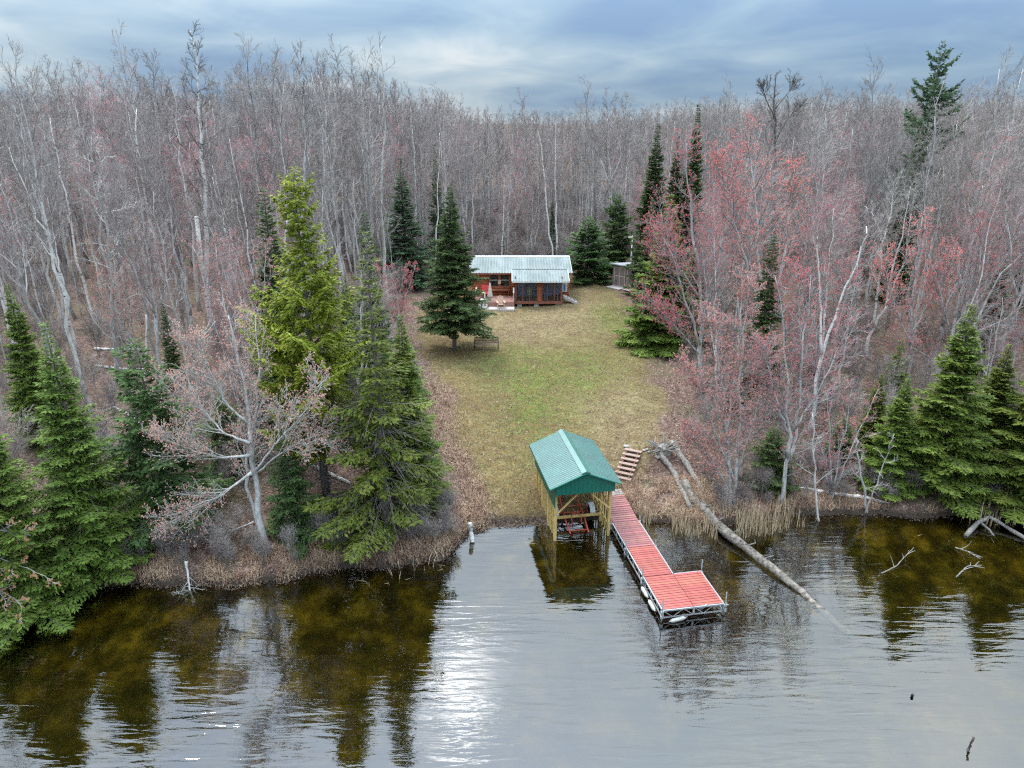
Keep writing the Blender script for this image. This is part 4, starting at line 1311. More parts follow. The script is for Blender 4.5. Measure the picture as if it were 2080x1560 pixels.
def conifer(name, seed, H, Rw, nb=170, base=0.08, shape=0.9, droop=0.25, tipup=0.1, dens=1.0, fol='fol_dark', piece=0.2, bark='bark_fir', gap=0.25, dead=0, top_pitch=0.55, low_pitch=-0.05, hang=0.25, minL=0.09, irregular=0.2, col=None):
    rng = np.random.default_rng(seed)
    tb = MB()
    k = 10
    z = np.linspace(-0.2, H, k)
    c = np.stack([rng.normal(0, .03, k), rng.normal(0, .03, k), z], 1)
    c[0, :2] = 0
    tb.tube(c, np.linspace(0.012 * H + 0.03, 0.008, k), 8)
    # branches in loose whorls
    u = (np.arange(nb) + rng.uniform(0, 1, nb)) / nb
    u = np.clip(np.round(u * nb / 5) * 5 / nb * 0.6 + u * 0.4, 0, 0.995)
    zb = H * (base + (1 - base) * u)
    prof = (1 - u) ** shape
    if col is not None:            # a profile given by hand: [(u, width share)]
        prof = np.interp(u, [q[0] for q in col], [q[1] for q in col])
    L = np.maximum(Rw * prof * rng.uniform(1 - irregular * 1.6, 1 + irregular, nb), minL)
    L *= np.where(rng.uniform(0, 1, nb) < gap, rng.uniform(0.35, 0.75, nb), 1.0)
    az = np.arange(nb) * 2.39996 + rng.normal(0, 0.3, nb)
    pitch = low_pitch + (top_pitch - low_pitch) * u ** 1.6 + rng.normal(0, 0.08, nb)
    ks = 6
    s = np.linspace(0, 1, ks)
    hz = np.stack([np.cos(az), np.sin(az)], 1)
    r = L[:, None] * s[None, :] * np.cos(pitch)[:, None]
    zz = zb[:, None] + L[:, None] * (s[None, :] * np.sin(pitch)[:, None] - droop * (1 - 0.7 * u[:, None]) * s[None, :] ** 1.5 * 0.8 + tipup * s[None, :] ** 3)
    side = rng.normal(0, 0.06, (nb, 1)) * L[:, None] * s[None, :] ** 2
    P = np.stack([hz[:, 0:1] * r - hz[:, 1:2] * side, hz[:, 1:2] * r + hz[:, 0:1] * side, zz], 2)
    V, Q = polytube(P, 0.006 + 0.009 * L, np.full(nb, 0.004), 3)
    tb.add(V, Q)
    if dead:
        ud = rng.uniform(0.03, 0.5, dead)
        azd = rng.uniform(0, 6.28, dead)
        Ld = rng.uniform(0.5, 1.0, dead) * Rw * 0.9
        Pd = np.stack([np.stack([np.cos(azd) * Ld * q, np.sin(azd) * Ld * q, H * ud - Ld * (0.1 * q + 0.25 * q * q)], 1) for q in (0, .4, .75, 1)], 1)
        V, Q = polytube(Pd, np.full(dead, 0.016), np.full(dead, 0.005), 3)
        tb.add(V, Q)
        D2, _, _ = grow(rng, Pd, 6, .2, .98, Ld * .4, .8, -.02, 3, .15)
        V, Q = polytube(D2, np.full(len(D2), 0.006), np.full(len(D2), 0.003), 3)
        tb.add(V, Q)
    # lateral sprays
    cnt = np.maximum(3, (L / 0.085 * dens).astype(int)) * 2
    bi = np.repeat(np.arange(nb), cnt)
    m = len(bi)
    start = np.repeat(np.cumsum(cnt) - cnt, cnt)
    q = (np.arange(m) - start + rng.uniform(0, 1, m)) / np.repeat(cnt, cnt)
    inner = 0.10 + 0.12 * (L > 1.3)
    q = inner[bi] + (1 - inner[bi]) * q
    sd = np.where(rng.uniform(0, 1, m) < 0.5, -1.0, 1.0)
    f = q * (ks - 1)
    i0 = np.clip(f.astype(int), 0, ks - 2)
    fr = (f - i0)[:, None]
    A, B = P[bi, i0], P[bi, i0 + 1]
    p0 = A * (1 - fr) + B * fr
    T = norm(B - A)
    S = norm(np.cross(T, np.array([0, 0, 1.0]))) * sd[:, None]
    ll = np.minimum(0.10 + 0.42 * L[bi] * (1 - q) ** 0.8, 0.75) * rng.uniform(0.7, 1.15, m)
    an = rng.normal(0.85, 0.15, m)
    D = norm(T * np.cos(an)[:, None] + S * np.sin(an)[:, None] + np.array([0, 0, 1.0]) * rng.normal(-hang * 0.6, 0.16, m)[:, None])
    npc = np.maximum(1, np.ceil(ll / (piece * 0.62)).astype(int))
    pi_ = np.repeat(np.arange(m), npc)
    M = len(pi_)
    st = np.repeat(np.cumsum(npc) - npc, npc)
    w = (np.arange(M) - st + 0.15) / np.repeat(npc, npc)
    tw = rng.normal(0, 0.42, M)
    Dp, Sp = D[pi_], S[pi_]
    X = norm(np.cross(Dp, np.array([0, 0, 1.0])))
    dirs = norm(Dp * np.cos(tw)[:, None] + X * np.sin(tw)[:, None] + np.array([0, 0, 1.0]) * rng.normal(-hang * 0.25, 0.14, M)[:, None])
    base_p = p0[pi_] + Dp * (ll[pi_] * w)[:, None] - np.array([0, 0, 1.0]) * (hang * 0.5 * (ll[pi_] * w) ** 2)[:, None]
    ps = np.minimum(1.0, 0.55 + 0.7 * L[bi][pi_])
    lp = piece * rng.uniform(0.75, 1.3, M) * ps
    wp = piece * rng.uniform(0.16, 0.24, M) * ps
    nrm_ = norm(np.array([0, 0, 1.0]) + rng.normal(0, 0.45, (M, 3)))
    W = norm(np.cross(dirs, nrm_))
    # each sprig is a thin three-pointed spray: a lozenge with its midrib raised
    a0 = base_p
    a1 = base_p + dirs * (lp * 0.42)[:, None] + W * wp[:, None]
    a2 = base_p + dirs * lp[:, None]
    a3 = base_p + dirs * (lp * 0.42)[:, None] - W * wp[:, None]
    V = np.stack([a0, a1, a2, a3], 1).reshape(-1, 3)
    i = np.arange(M) * 4
    Q = np.stack([i, i + 1, i + 2, i + 3], 1)
    # leader tuft
    fb = MB().add(V, Q)
    return {'trunk': tb.mesh(name + '_trunk', MT[bark], True), 'crown': fb.mesh(name + '_crown', MT[fol]), 'H': H}


TREES = []


def plant(name, parts, label, cat, loc, rz=0.0, scale=1.0, group=None, tilt=(0, 0)):
    o = empty(name, label, cat, loc, rz, group, scale)
    o.rotation_euler = (tilt[0], tilt[1], rz)
    for k in ('trunk', 'crown', 'buds'):
        if k in parts:
            link(k, parts[k], o)
    TREES.append((o.location.x, o.location.y))
    return o


def hgt(p, py):
    """height of a thing standing at p whose top shows at picture row py"""
    return zat(py, p.y) - p.z


# ---- conifers of the foreground and middle ground
CON = {}


def con(key, *a, **k):
    CON[key] = conifer(key, *a, **k)
    return CON[key]


con('fir_big', 101, 12.0, 2.5, nb=320, base=0.02, shape=0.95, droop=0.22, dens=1.35, fol='fol_bright', piece=0.22, dead=16, hang=0.3)
con('fir_full', 102, 10.0, 2.3, nb=340, base=0.02, shape=0.92, droop=0.2, dens=1.6, fol='fol_mid', piece=0.22, hang=0.25)
con('spruce_yellow', 103, 15.0, 2.9, nb=200, base=0.17, droop=0.34, tipup=0.34, dens=1.25, fol='fol_yellow', piece=0.24, hang=0.75, gap=0.3, irregular=0.2, dead=26, top_pitch=0.55, low_pitch=0.05,
    col=[(0, .75), (.15, .9), (.35, .95), (.5, .85), (.62, .62), (.68, .35), (.74, .36), (.85, .36), (.93, .26), (1, .05)])
con('spruce_open', 104, 12.0, 2.6, nb=165, base=0.04, shape=0.95, droop=0.2, tipup=0.12, dens=1.05, fol='fol_mid', piece=0.22, hang=0.35, gap=0.5, irregular=0.4, dead=110, low_pitch=-0.15)
con('fir_lawn', 105, 12.2, 2.9, nb=330, base=0.115, droop=0.16, tipup=0.05, dens=1.2, fol='fol_dark', piece=0.24, hang=0.2, gap=0.2, low_pitch=0.0, irregular=0.22,
    col=[(0, .62), (.06, .95), (.2, .93), (.4, .72), (.6, .48), (.8, .24), (1, .02)])
con('spruce_narrow', 106, 11.0, 1.35, nb=300, base=0.05, droop=0.25, dens=1.9, fol='fol_dark', piece=0.2, hang=0.3, gap=0.2,
    col=[(0, 1), (.2, .95), (.45, .75), (.62, .45), (.75, .33), (.9, .22), (1, .04)])
con('spruce_dark', 107, 14.0, 2.6, nb=290, base=0.03, shape=1.0, droop=0.2, dens=1.0, fol='fol_blue', piece=0.27, hang=0.25, gap=0.25)
con('pine_bushy', 108, 8.0, 2.4, nb=190, base=0.02, droop=0.1, tipup=0.15, dens=1.0, fol='fol_dark', piece=0.3, hang=0.1, gap=0.35, irregular=0.4, shape=0.55)
con('pine_tall', 109, 15.0, 3.0, nb=150, base=0.22, droop=0.10, tipup=0.2, dens=1.0, fol='fol_blue', piece=0.34, hang=0.1, gap=0.4, irregular=0.5, top_pitch=0.35, low_pitch=0.0,
    col=[(0, .8), (.3, 1), (.55, .85), (.75, .6), (.9, .3), (1, .03)])
con('spruce_spire', 112, 14.0, 1.75, nb=430, base=0.02, droop=0.25, dens=1.9, fol='fol_dark', piece=0.24, hang=0.25, gap=0.15,
    col=[(0, 1), (.25, .88), (.5, .62), (.7, .38), (.85, .2), (1, .03)])
con('fir_young', 110, 4.0, 1.2, nb=110, base=0.03, shape=0.85, droop=0.2, dens=1.2, fol='fol_bright', piece=0.18, hang=0.2)
con('fir_under', 111, 5.0, 2.0, nb=130, base=0.03, shape=0.6, droop=0.25, dens=1.2, fol='fol_dark', piece=0.2, hang=0.3, gap=0.35)


def put_con(key, base_px, top_py, label, rz=None, wide=1.0, group=None, base_xyz=None, name=None):
    p = G(*base_px) if base_xyz is None else Vector((base_xyz[0], base_xyz[1], gz(*base_xyz)))
    h = hgt(p, top_py)
    s = h / CON[key]['H']
    nm = {'fir': 'fir_tree', 'spruce': 'spruce_tree', 'pine': 'pine_tree'}[key.split('_')[0]]
    return plant(name or nm, CON[key], label, nm.replace('_', ' '), p, R.uniform(0, 6.28) if rz is None else rz, (s * wide, s * wide, s), group)


put_con('spruce_yellow', (664, 1008), 338, 'tall yellow green spruce with drooping shaggy boughs, highest evergreen left of the lawn', 0.6)
put_con('spruce_open', (786, 1085), 470, 'open yellowish spruce with bare grey inner branches at the left shore', 1.0, 1.05)
put_con('spruce_narrow', None, 382, 'narrow dark spire of a spruce left of the yellow green spruce', base_xyz=(-12.0, 35.5), wide=1.1)
put_con('spruce_narrow', None, 432, 'dark spruce top rising just behind the open yellowish spruce', base_xyz=(-7.4, 36.5), wide=1.0)
put_con('fir_full', None, 640, 'bushy green fir behind the open yellowish spruce at the lawn edge', base_xyz=(-4.7, 29.2), wide=0.95)
put_con('fir_lawn', (923, 712), 378, 'dark green fir with clear trunk standing alone beside the garden bench', 2.2)
put_con('spruce_dark', (826, 580), 320, 'broad dark spruce at the wood edge left of the cabin', wide=1.4)
put_con('spruce_dark', (892, 560), 292, 'slim dark spruce behind the fir, just left of the cabin', wide=0.62)
put_con('spruce_dark', (922, 552), 372, 'small dark spruce top showing right of the lone fir', wide=0.6)
put_con('spruce_spire', (1314, 600), 250, 'tall dark fir spire next to the yard light', wide=1.1)
put_con('spruce_spire', (1354, 590), 275, 'narrow fir spire second from the yard light', wide=.9)
put_con('spruce_spire', (1388, 585), 212, 'highest narrow fir spire rising behind the red maples', wide=.9)
put_con('fir_full', (1340, 702), 395, 'wide full fir reaching the ground at the right lawn edge', wide=1.25)
put_con('fir_full', (1395, 690), 500, 'lower dark fir right of the wide lawn edge fir', wide=1.3)
put_con('spruce_spire', (1310, 632), 400, 'dark fir overlapping the shed front at the lawn edge', wide=1.0)
put_con('pine_bushy', (1192, 572), 442, 'bushy dark pine behind the right end of the cabin', wide=1.45)
put_con('pine_bushy', (1248, 552), 395, 'dark pine standing behind the shed', wide=1.0)
put_con('spruce_dark', (1120, 535), 385, 'small dark spruce deep in the woods above the cabin roof', wide=0.5)
put_con('spruce_narrow', (1528, 840), 478, 'narrow green fir spire among the red maples right of the lawn', wide=1.15)
put_con('fir_full', (1892, 990), 620, 'large full green fir at the right shore', wide=1.2)
put_con('fir_full', (2078, 1010), 640, 'green fir cut by the right picture edge', wide=1.4)
put_con('fir_full', (1800, 985), 770, 'dense green fir left of the large right shore fir', wide=1.25)
put_con('fir_under', (1700, 945), 850, 'low green fir behind the pink saplings of the right shore', wide=1.2)
put_con('fir_young', (1812, 800), 690, 'young green fir between maples on the right bank', wide=1.0)
put_con('fir_under', (1560, 985), 870, 'low spreading fir behind the leaning shore maple', wide=1.2)
put_con('spruce_narrow', None, 245, 'dark spruce top on the right skyline below the tall pine', base_xyz=(33.5, 62), wide=0.8)
put_con('pine_tall', None, 84, 'tall lone pine standing out above the right skyline', base_xyz=(37.2, 68), rz=0.5, wide=0.66)
put_con('fir_full', None, 268, 'dark fir at the right picture edge behind bare trees', base_xyz=(43, 58), wide=0.8)
# left shore
put_con('fir_big', (205, 1150), 655, 'large bright green fir at the left shore, nearest full one', 0.3, wide=1.1)
put_con('fir_big', (45, 1235), 715, 'bright green fir cut by the left picture edge at the shore', 2.0, wide=1.15)
put_con('fir_full', (95, 900), 578, 'green fir behind the big left shore fir, farther back', 1.0, wide=0.85)
put_con('fir_under', (345, 1060), 690, 'dark green fir between the big left fir and the grey maple', 1.0, wide=0.85)
put_con('spruce_narrow', (372, 860), 612, 'thin dark fir spire behind the grey maple', wide=0.9)
put_con('fir_under', (600, 1085), 895, 'low dark fir beside the trunk of the grey maple', wide=0.85)
put_con('fir_young', (-20, 1160), 900, 'bushy fir at the left picture edge beside the water', wide=1.7)
put_con('fir_under', (470, 960), 800, 'dark young fir behind the grey maple boughs', wide=0.9)
put_con('fir_full', (720, 800), 560, 'green fir between the two yellowish spruces, farther back', wide=0.9)
put_con('fir_young', (835, 800), 690, 'small fir behind the bushy fir near the lawn', wide=1.2)
put_con('fir_full', (1985, 960), 700, 'mossy green fir between the two right shore firs', wide=1.2)
put_con('fir_full', (1760, 930), 760, 'green fir behind the pink twigs of the right bank', wide=1.0)
put_con('spruce_dark', None, 500, 'blue green fir at the far right edge above the shore firs', base_xyz=(30.5, 44), wide=0.9)


# ---- bare trees: shared kinds for the woods
BARE = {}


def make_kind(key, seed, H, r, **kw):
    rng = np.random.default_rng(seed)
    forks = kw.pop('forks', 1)
    lean = kw.pop('lean', 0.02)
    wig = kw.pop('wig', 0.25)
    stems = []
    s0 = straight(rng, H, r, lean, wig)
    stems.append((s0, r, 0.012))
    for k in range(forks - 1):
        f = rng.uniform(0.25, 0.5)
        i = int(f * 7)
        a = rng.uniform(0, 6.28)
        L = H * (1 - f) * rng.uniform(0.75, 0.95)
        t = np.linspace(0, 1, 6)[:, None]
        out = np.array([math.cos(a), math.sin(a), 0]) * L * rng.uniform(.18, .32)
        stems.append((s0[i] + out * t ** 0.8 + np.array([0, 0, L]) * t, r * 0.55, 0.01))
    BARE[key] = bare_tree(key, seed + 1, stems, **kw)
    BARE[key]['H'] = H


for i in range(5):      # tall slender poplars and aspens
    make_kind('aspen%d' % i, 200 + i, 17.0, 0.13 + 0.02 * (i % 3), lean=0.02 + 0.015 * (i % 2), n1=26, n2=6, n3=4, l1=2.5, l2=1.0, l3=0.55, a1=0.62, up1=0.14, up2=0.12, t0=0.48, taper1=0.6,
              bark='bark_grey' if i % 2 else 'bark_pale', twig='twig_grey', rt=0.006, n4=0)
for i in range(4):      # forked, wider hardwoods
    make_kind('hardwood%d' % i, 230 + i, 15.0, 0.15, forks=2 + i % 2, n1=22, n2=8, n3=6, l1=3.0, l2=1.3, l3=0.6, a1=0.72, up1=0.12, up2=0.08, t0=0.38, taper1=0.55, bark='bark_pale' if i % 2 else 'bark_grey', twig='twig_warm' if i % 2 else 'twig_grey', rt=0.006)
for i in range(3):      # red maples in bud
    make_kind('maple%d' % i, 250 + i, 13.0, 0.13, forks=3, n1=22, n2=8, n3=6, l1=3.2, l2=1.3, l3=0.6, a1=0.78, up1=0.10, up2=0.08, t0=0.22, taper1=0.5, bark='bark_pale', twig='twig_grey', bud='bud_red', budr=0.019, nb=2, rt=0.006)
for i in range(3):      # paper birches
    make_kind('birch%d' % i, 270 + i, 15.0, 0.12, forks=1 + i % 2, lean=0.05, n1=24, n2=7, n3=5, l1=2.3, l2=1.0, l3=0.5, a1=0.65, up1=0.1, up2=0.0, t0=0.42, taper1=0.55, bark='birch', twig='twig_warm', rt=0.0055)
for i in range(4):      # thin straight poles grown up in the shade
    make_kind('pole%d' % i, 280 + i, 14.0, 0.075 + .012 * i, lean=0.03, wig=0.3, n1=15, n2=4, n3=3, l1=1.5, l2=0.7, l3=0.4, a1=0.7, up1=0.12, t0=0.5, taper1=0.5, bark='bark_pale' if i != 2 else 'bark_grey', twig='twig_grey', rt=0.0055)
for i in range(3):      # saplings and brush
    make_kind('brush%d' % i, 290 + i, 4.5, 0.03, forks=5, wig=0.3, n1=12, n2=5, n3=4, l1=1.5, l2=0.7, l3=0.35, a1=0.6, up1=0.12, t0=0.12, taper1=0.4, bark='bark_grey', twig='twig_warm', rt=0.006)
for i in range(2):      # dead standing trunks
    make_kind('snag%d' % i, 300 + i, 9.0, 0.12, lean=0.06, n1=9, n2=2, n3=1, l1=1.2, l2=0.5, l3=0.2, a1=1.1, up1=0.02, t0=0.2, bark='bark_pale', twig='twig_pale', rt=0.008)
# light copies for the far woods
for i in range(4):
    make_kind('far%d' % i, 310 + i, 16.0, 0.14, forks=1 + i % 2, n1=24, n2=6, n3=4, l1=2.8, l2=1.25, l3=0.8, a1=0.65, up1=0.13, up2=0.1, t0=0.38, taper1=0.6, bark='bark_grey', twig='twig_warm' if i % 2 else 'twig_grey', rt=0.0095)


# ---- trees of the photograph that stand out, each with its own stems
def stem_px(base, pts, depth=0.0, r0=0.1, r1=0.02, yj=None):
    """stem given by picture points at the depth of its base; returned local to the base"""
    out = []
    for i, (px, py) in enumerate(pts):
        Y = base.y + (yj[i] if yj else depth * i / max(1, len(pts) - 1))
        z = zat(py, Y)
        x = xat(px, Y, z)
        out.append((x - base.x, Y - base.y, z - base.z))
    if abs(out[0][2]) < 0.6:
        out[0] = (out[0][0], out[0][1], -0.25)
    return (out, r0, r1)


# grey maple with salmon buds at the left shore
b0 = G(541, 1113)
st = [stem_px(b0, [(541, 1113), (522, 1010), (512, 930), (505, 860), (492, 760), (468, 640)], 0.6, 0.17, 0.02),
      stem_px(b0, [(528, 1095), (506, 1000), (500, 930), (520, 830), (530, 740), (515, 640)], 1.2, 0.10, 0.015),
      stem_px(b0, [(512, 960), (470, 990), (410, 1030), (350, 1060)], -1.0, 0.07, 0.012),
      stem_px(b0, [(508, 925), (450, 930), (390, 915), (330, 890)], -0.6, 0.06, 0.012),
      stem_px(b0, [(508, 900), (455, 880), (410, 830), (365, 780)], 0.9, 0.055, 0.012),
      stem_px(b0, [(502, 860), (460, 820), (430, 760), (400, 700)], -0.8, 0.055, 0.012),
      stem_px(b0, [(520, 955), (560, 900), (610, 850), (655, 780)], -0.8, 0.06, 0.012),
      stem_px(b0, [(522, 960), (570, 920), (625, 900), (655, 890)], 0.4, 0.04, 0.01),
      stem_px(b0, [(515, 1060), (480, 1075), (420, 1085), (345, 1070)], 0.3, 0.035, 0.01)]
T = bare_tree('shore_maple', 401, st, n1=20, n2=7, n3=5, l1=1.7, l2=0.85, l3=0.38, a1=0.55, up1=0.07, up2=0.05, t0=0.25, taper1=0.35, bark='bark_pale', twig='twig_pale', bud='bud_salmon', budr=0.021, nb=2, rt=0.006, bias=(-0.28, 0, 0.12))
plant('maple_tree', T, 'pale grey multi-stemmed maple with salmon buds leaning over the left shore', 'maple tree', b0)

# salmon shrub-maple behind it
b1 = G(520, 900)
st = [stem_px(b1, [(520 + dx * 0.1, 900), (505 + dx * .5, 760), (495 + dx, 600), (490 + dx * 1.3, 500)], dy, 0.06, 0.01) for dx, dy in ((0, 0), (-40, .8), (40, -.5), (-75, 1.5))]
T = bare_tree('back_maple', 402, st, n1=18, n2=7, n3=5, l1=1.7, l2=0.9, l3=0.45, a1=0.5, up1=0.1, t0=0.2, taper1=0.45, bark='bark_pale', twig='twig_warm', bud='bud_salmon', budr=0.02, nb=2, rt=0.006)
plant('maple_tree', T, 'pinkish many-stemmed maple behind the grey shore maple', 'maple tree', b1)

# red budded bush at the lawn edge behind the open spruce
b2 = G(800, 700)
st = [stem_px(b2, [(800, 700), (798 + dx * .4, 620), (795 + dx, 540)], dy, 0.05, 0.01) for dx, dy in ((0, 0), (-30, .8), (28, -.5), (50, .4))]
T = bare_tree('red_bush', 403, st, n1=14, n2=6, n3=5, l1=1.3, l2=0.7, l3=0.35, a1=0.6, t0=0.2, bark='bark_pale', twig='twig_warm', bud='bud_red', budr=0.026, nb=2, rt=0.006)
plant('maple_tree', T, 'small red budded maple at the left lawn edge behind spruces', 'maple tree', b2)

# branches reaching in from the left edge of the photograph
b3 = Vector((-21.3, 23.4, gz(-21.3, 23.4)))
st = [([(0, 0, -.2), (.5, -.6, 1.6), (1.4, -1.2, 3.0)], 0.1, 0.05), ([(1.2, -1.1, 2.8), (2.6, -1.4, 3.3), (4.2, -1.5, 3.1)], 0.045, 0.01), ([(1.0, -1.0, 2.5), (2.4, -1.6, 2.5), (4.6, -1.8, 1.6)], 0.04, 0.01),
      ([(0.9, -.9, 2.2), (2.2, -1.8, 1.6), (3.8, -2.1, 0.4)], 0.04, 0.01), ([(1.4, -1.2, 3.0), (2.2, -1.0, 4.2), (3.0, -1.0, 5.0)], 0.045, 0.01)]
T = bare_tree('edge_tree', 404, st, n1=9, n2=4, n3=3, l1=1.2, l2=0.55, l3=0.25, a1=0.75, up1=0.05, t0=0.3, bark='bark_pale', twig='twig_pale', bud='bud_orange', budr=0.032, nb=3, rt=0.007)
plant('maple_tree', T, 'bare boughs with orange buds reaching in over the water from the left picture edge', 'maple tree', b3)

# big birch with a snapped second stem
b4 = G(432, 700)
st = [stem_px(b4, [(432, 700), (424, 600), (413, 480), (408, 330), (404, 200), (400, 62)], 0.3, 0.24, 0.03), stem_px(b4, [(420, 600), (410, 540), (399, 440)], -0.1, 0.15, 0.13)]
T = bare_tree('big_birch', 405, st[:1], n1=30, n2=8, n3=5, l1=2.6, l2=1.1, l3=0.5, a1=0.85, up1=0.08, t0=0.40, taper1=0.65, bark='birch', twig='bark_dark', rt=0.009)
o = plant('birch_tree', T, 'tallest white birch on the left with dark top and snapped second stem', 'birch tree', b4)
pb = MB().tube(np.array(st[1][0]), [0.15, 0.145, 0.14], 8)
pb.build('snapped_stem', MT['birch'], o, True)


def px_tree(name, cat, seed, label, base, stems, **kw):
    b = G(*base)
    ss = [stem_px(b, pts, dep, r0, r1) for pts, dep, r0, r1 in stems]
    plant(name, bare_tree(name + str(seed), seed, ss, **kw), label, cat, b)


BK = dict(n1=16, n2=6, n3=5, l1=1.9, l2=0.9, l3=0.45, a1=0.6, up1=0.1, t0=0.45, taper1=0.5, bark='birch', twig='twig_warm', rt=0.007)
px_tree('birch_tree', 'birch tree', 411, 'leaning black and white birch left of the tallest birch', (345, 690), [([(345, 690), (332, 610), (312, 500), (290, 380), (270, 220)], .5, .17, .03)], **BK)
px_tree('birch_tree', 'birch tree', 412, 'white birch leaning left with forked pale stems above the left firs', (160, 720), [([(160, 720), (130, 590), (95, 480), (60, 400), (20, 300)], .3, .12, .02), ([(125, 575), (112, 500), (98, 400)], .5, .06, .01), ([(110, 530), (70, 470), (20, 380)], -.5, .05, .01)], **BK)
px_tree('birch_tree', 'birch tree', 413, 'slim white birch left of the thin bare snag', (200, 690), [([(200, 690), (165, 560), (140, 440), (118, 330), (100, 240)], .3, .10, .02)], **BK)
px_tree('birch_tree', 'birch tree', 414, 'thin white birch snag standing before the left woods', (287, 850), [([(287, 850), (294, 760), (298, 690), (297, 640)], .2, .06, .03)], n1=4, n2=2, n3=1, l1=.5, l2=.2, l3=.1, t0=.4, bark='birch', twig='twig_pale')
px_tree('dead_tree', 'dead tree', 415, 'short pale dead trunk leaning between the left edge firs', (95, 865), [([(95, 865), (70, 810), (42, 740), (20, 680)], .2, .09, .05)], n1=4, n2=2, n3=1, l1=.5, l2=.2, l3=.1, t0=.4, bark='birch', twig='twig_pale')
px_tree('lichen_tree', 'bare tree', 416, 'lichen covered bare tree with level side branches before the left woods', (240, 780), [([(240, 780), (232, 640), (222, 520), (205, 400), (185, 280)], .2, .15, .02)], n1=24, n2=7, n3=5, l1=2.4, l2=1.0, l3=.45, a1=1.2, up1=.03, t0=.15, taper1=.4, bark='bark_pale', twig='twig_pale', rt=.008)
px_tree('aspen_tree', 'bare tree', 417, 'tall pale aspen trunk behind the yellow green spruce', (620, 700), [([(620, 700), (618, 520), (615, 300), (612, 100)], .2, .17, .02)], n1=26, n2=7, n3=5, l1=2.2, l2=1.0, l3=.5, a1=.6, up1=.14, t0=.45, bark='bark_pale', twig='twig_grey', rt=.008)
px_tree('birch_tree', 'birch tree', 418, 'slender pale birch trunk in front of the slim spruce left of the cabin', (880, 570), [([(880, 570), (886, 480), (890, 380), (893, 270)], .2, .10, .02)], **BK)
px_tree('birch_tree', 'birch tree', 419, 'left one of two white birch trunks rising behind the cabin roof', (1128, 545), [([(1128, 545), (1117, 470), (1108, 380), (1096, 270), (1080, 240)], .2, .11, .02)], **BK)
px_tree('birch_tree', 'birch tree', 420, 'right one of two white birch trunks rising behind the cabin roof', (1133, 545), [([(1133, 545), (1130, 450), (1127, 360), (1130, 240)], .2, .11, .02)], **dict(BK, l1=2.6))
px_tree('aspen_tree', 'bare tree', 421, 'pale forked tree with a broad crown rising behind the shed', (1246, 540), [([(1246, 540), (1247, 480), (1241, 400), (1238, 320), (1235, 240)], .2, .15, .02), ([(1240, 380), (1215, 310), (1200, 260)], .5, .07, .01), ([(1240, 370), (1265, 310), (1290, 270)], -.5, .07, .01), ([(1247, 480), (1258, 440), (1262, 410)], 0, .05, .02)],
        n1=22, n2=8, n3=6, l1=2.2, l2=1.0, l3=.5, a1=.6, up1=.1, t0=.3, bark='bark_pale', twig='twig_grey', rt=.008)

# right side
RM = dict(n1=24, n2=7, n3=5, l1=2.0, l2=0.95, l3=0.42, a1=0.6, up1=0.12, up2=0.08, t0=0.14, taper1=0.55, bark='bark_pale', twig='twig_grey', bud='bud_red', budr=0.018, nb=2, rt=0.0055)
px_tree('maple_tree', 'maple tree', 431, 'slim upright salmon budded maple clump at the right shore beside the reeds', (1492, 1028),
        [([(1492, 1028), (1500, 900), (1505, 760), (1512, 640), (1520, 560)], .3, .10, .012), ([(1482, 1025), (1478, 900), (1470, 780), (1455, 690), (1440, 640)], -.5, .08, .012), ([(1490, 980), (1455, 880), (1420, 790), (1390, 740)], -.9, .05, .01), ([(1496, 960), (1530, 860), (1550, 780), (1560, 700)], .8, .05, .01), ([(1485, 1000), (1440, 930), (1400, 880)], .4, .04, .01)], **dict(RM, bud='bud_salmon', n1=34, l1=1.6, nb=5, budr=.019))
px_tree('maple_tree', 'maple tree', 432, 'curved pale double-trunked maple leaning up from the right shore reeds', (1583, 1020),
        [([(1583, 1020), (1598, 950), (1612, 880), (1625, 780), (1640, 660), (1650, 560)], .3, .12, .012), ([(1602, 930), (1600, 860), (1598, 760), (1590, 640), (1575, 560)], .8, .09, .012), ([(1615, 870), (1660, 800), (1700, 720), (1730, 640)], -.5, .05, .01), ([(1600, 880), (1570, 790), (1550, 700)], -.8, .05, .01)], **dict(RM, l1=1.7, bark='bark_pale', nb=1))
px_tree('birch_tree', 'birch tree', 433, 'white birch forking to the right behind the shore maples', (1640, 880),
        [([(1640, 880), (1655, 800), (1665, 730), (1690, 660), (1715, 600), (1750, 500), (1765, 460)], .3, .14, .02), ([(1668, 720), (1665, 600), (1660, 480)], .5, .08, .015)], **dict(BK, t0=.3))
px_tree('birch_tree', 'birch tree', 434, 'white many-stemmed birch forking low on the right bank', (1762, 730),
        [([(1762, 730), (1770, 670), (1800, 620), (1815, 540), (1835, 470), (1850, 380)], .3, .13, .02), ([(1772, 665), (1785, 580), (1790, 480), (1770, 430)], -.3, .09, .02), ([(1790, 500), (1810, 430), (1815, 370)], .2, .05, .01), ([(1800, 620), (1840, 520), (1862, 360)], .6, .06, .01)], **dict(BK, t0=.3, twig='twig_pale'))
px_tree('maple_tree', 'maple tree', 435, 'big red budded maple crown right of the lawn, nearest the fir', (1425, 800),
        [([(1425, 800), (1420, 650), (1412, 500), (1400, 380), (1390, 290)], .3, .15, .015), ([(1422, 700), (1390, 600), (1360, 500), (1340, 430)], -.6, .08, .012), ([(1420, 650), (1460, 540), (1480, 420), (1490, 320)], .5, .09, .012), ([(1420, 720), (1370, 660), (1320, 610)], -1.0, .05, .01), ([(1418, 600), (1370, 530), (1330, 480)], 1.0, .06, .01)], **dict(RM, n1=26, l1=2.6, budr=.021, nb=4))
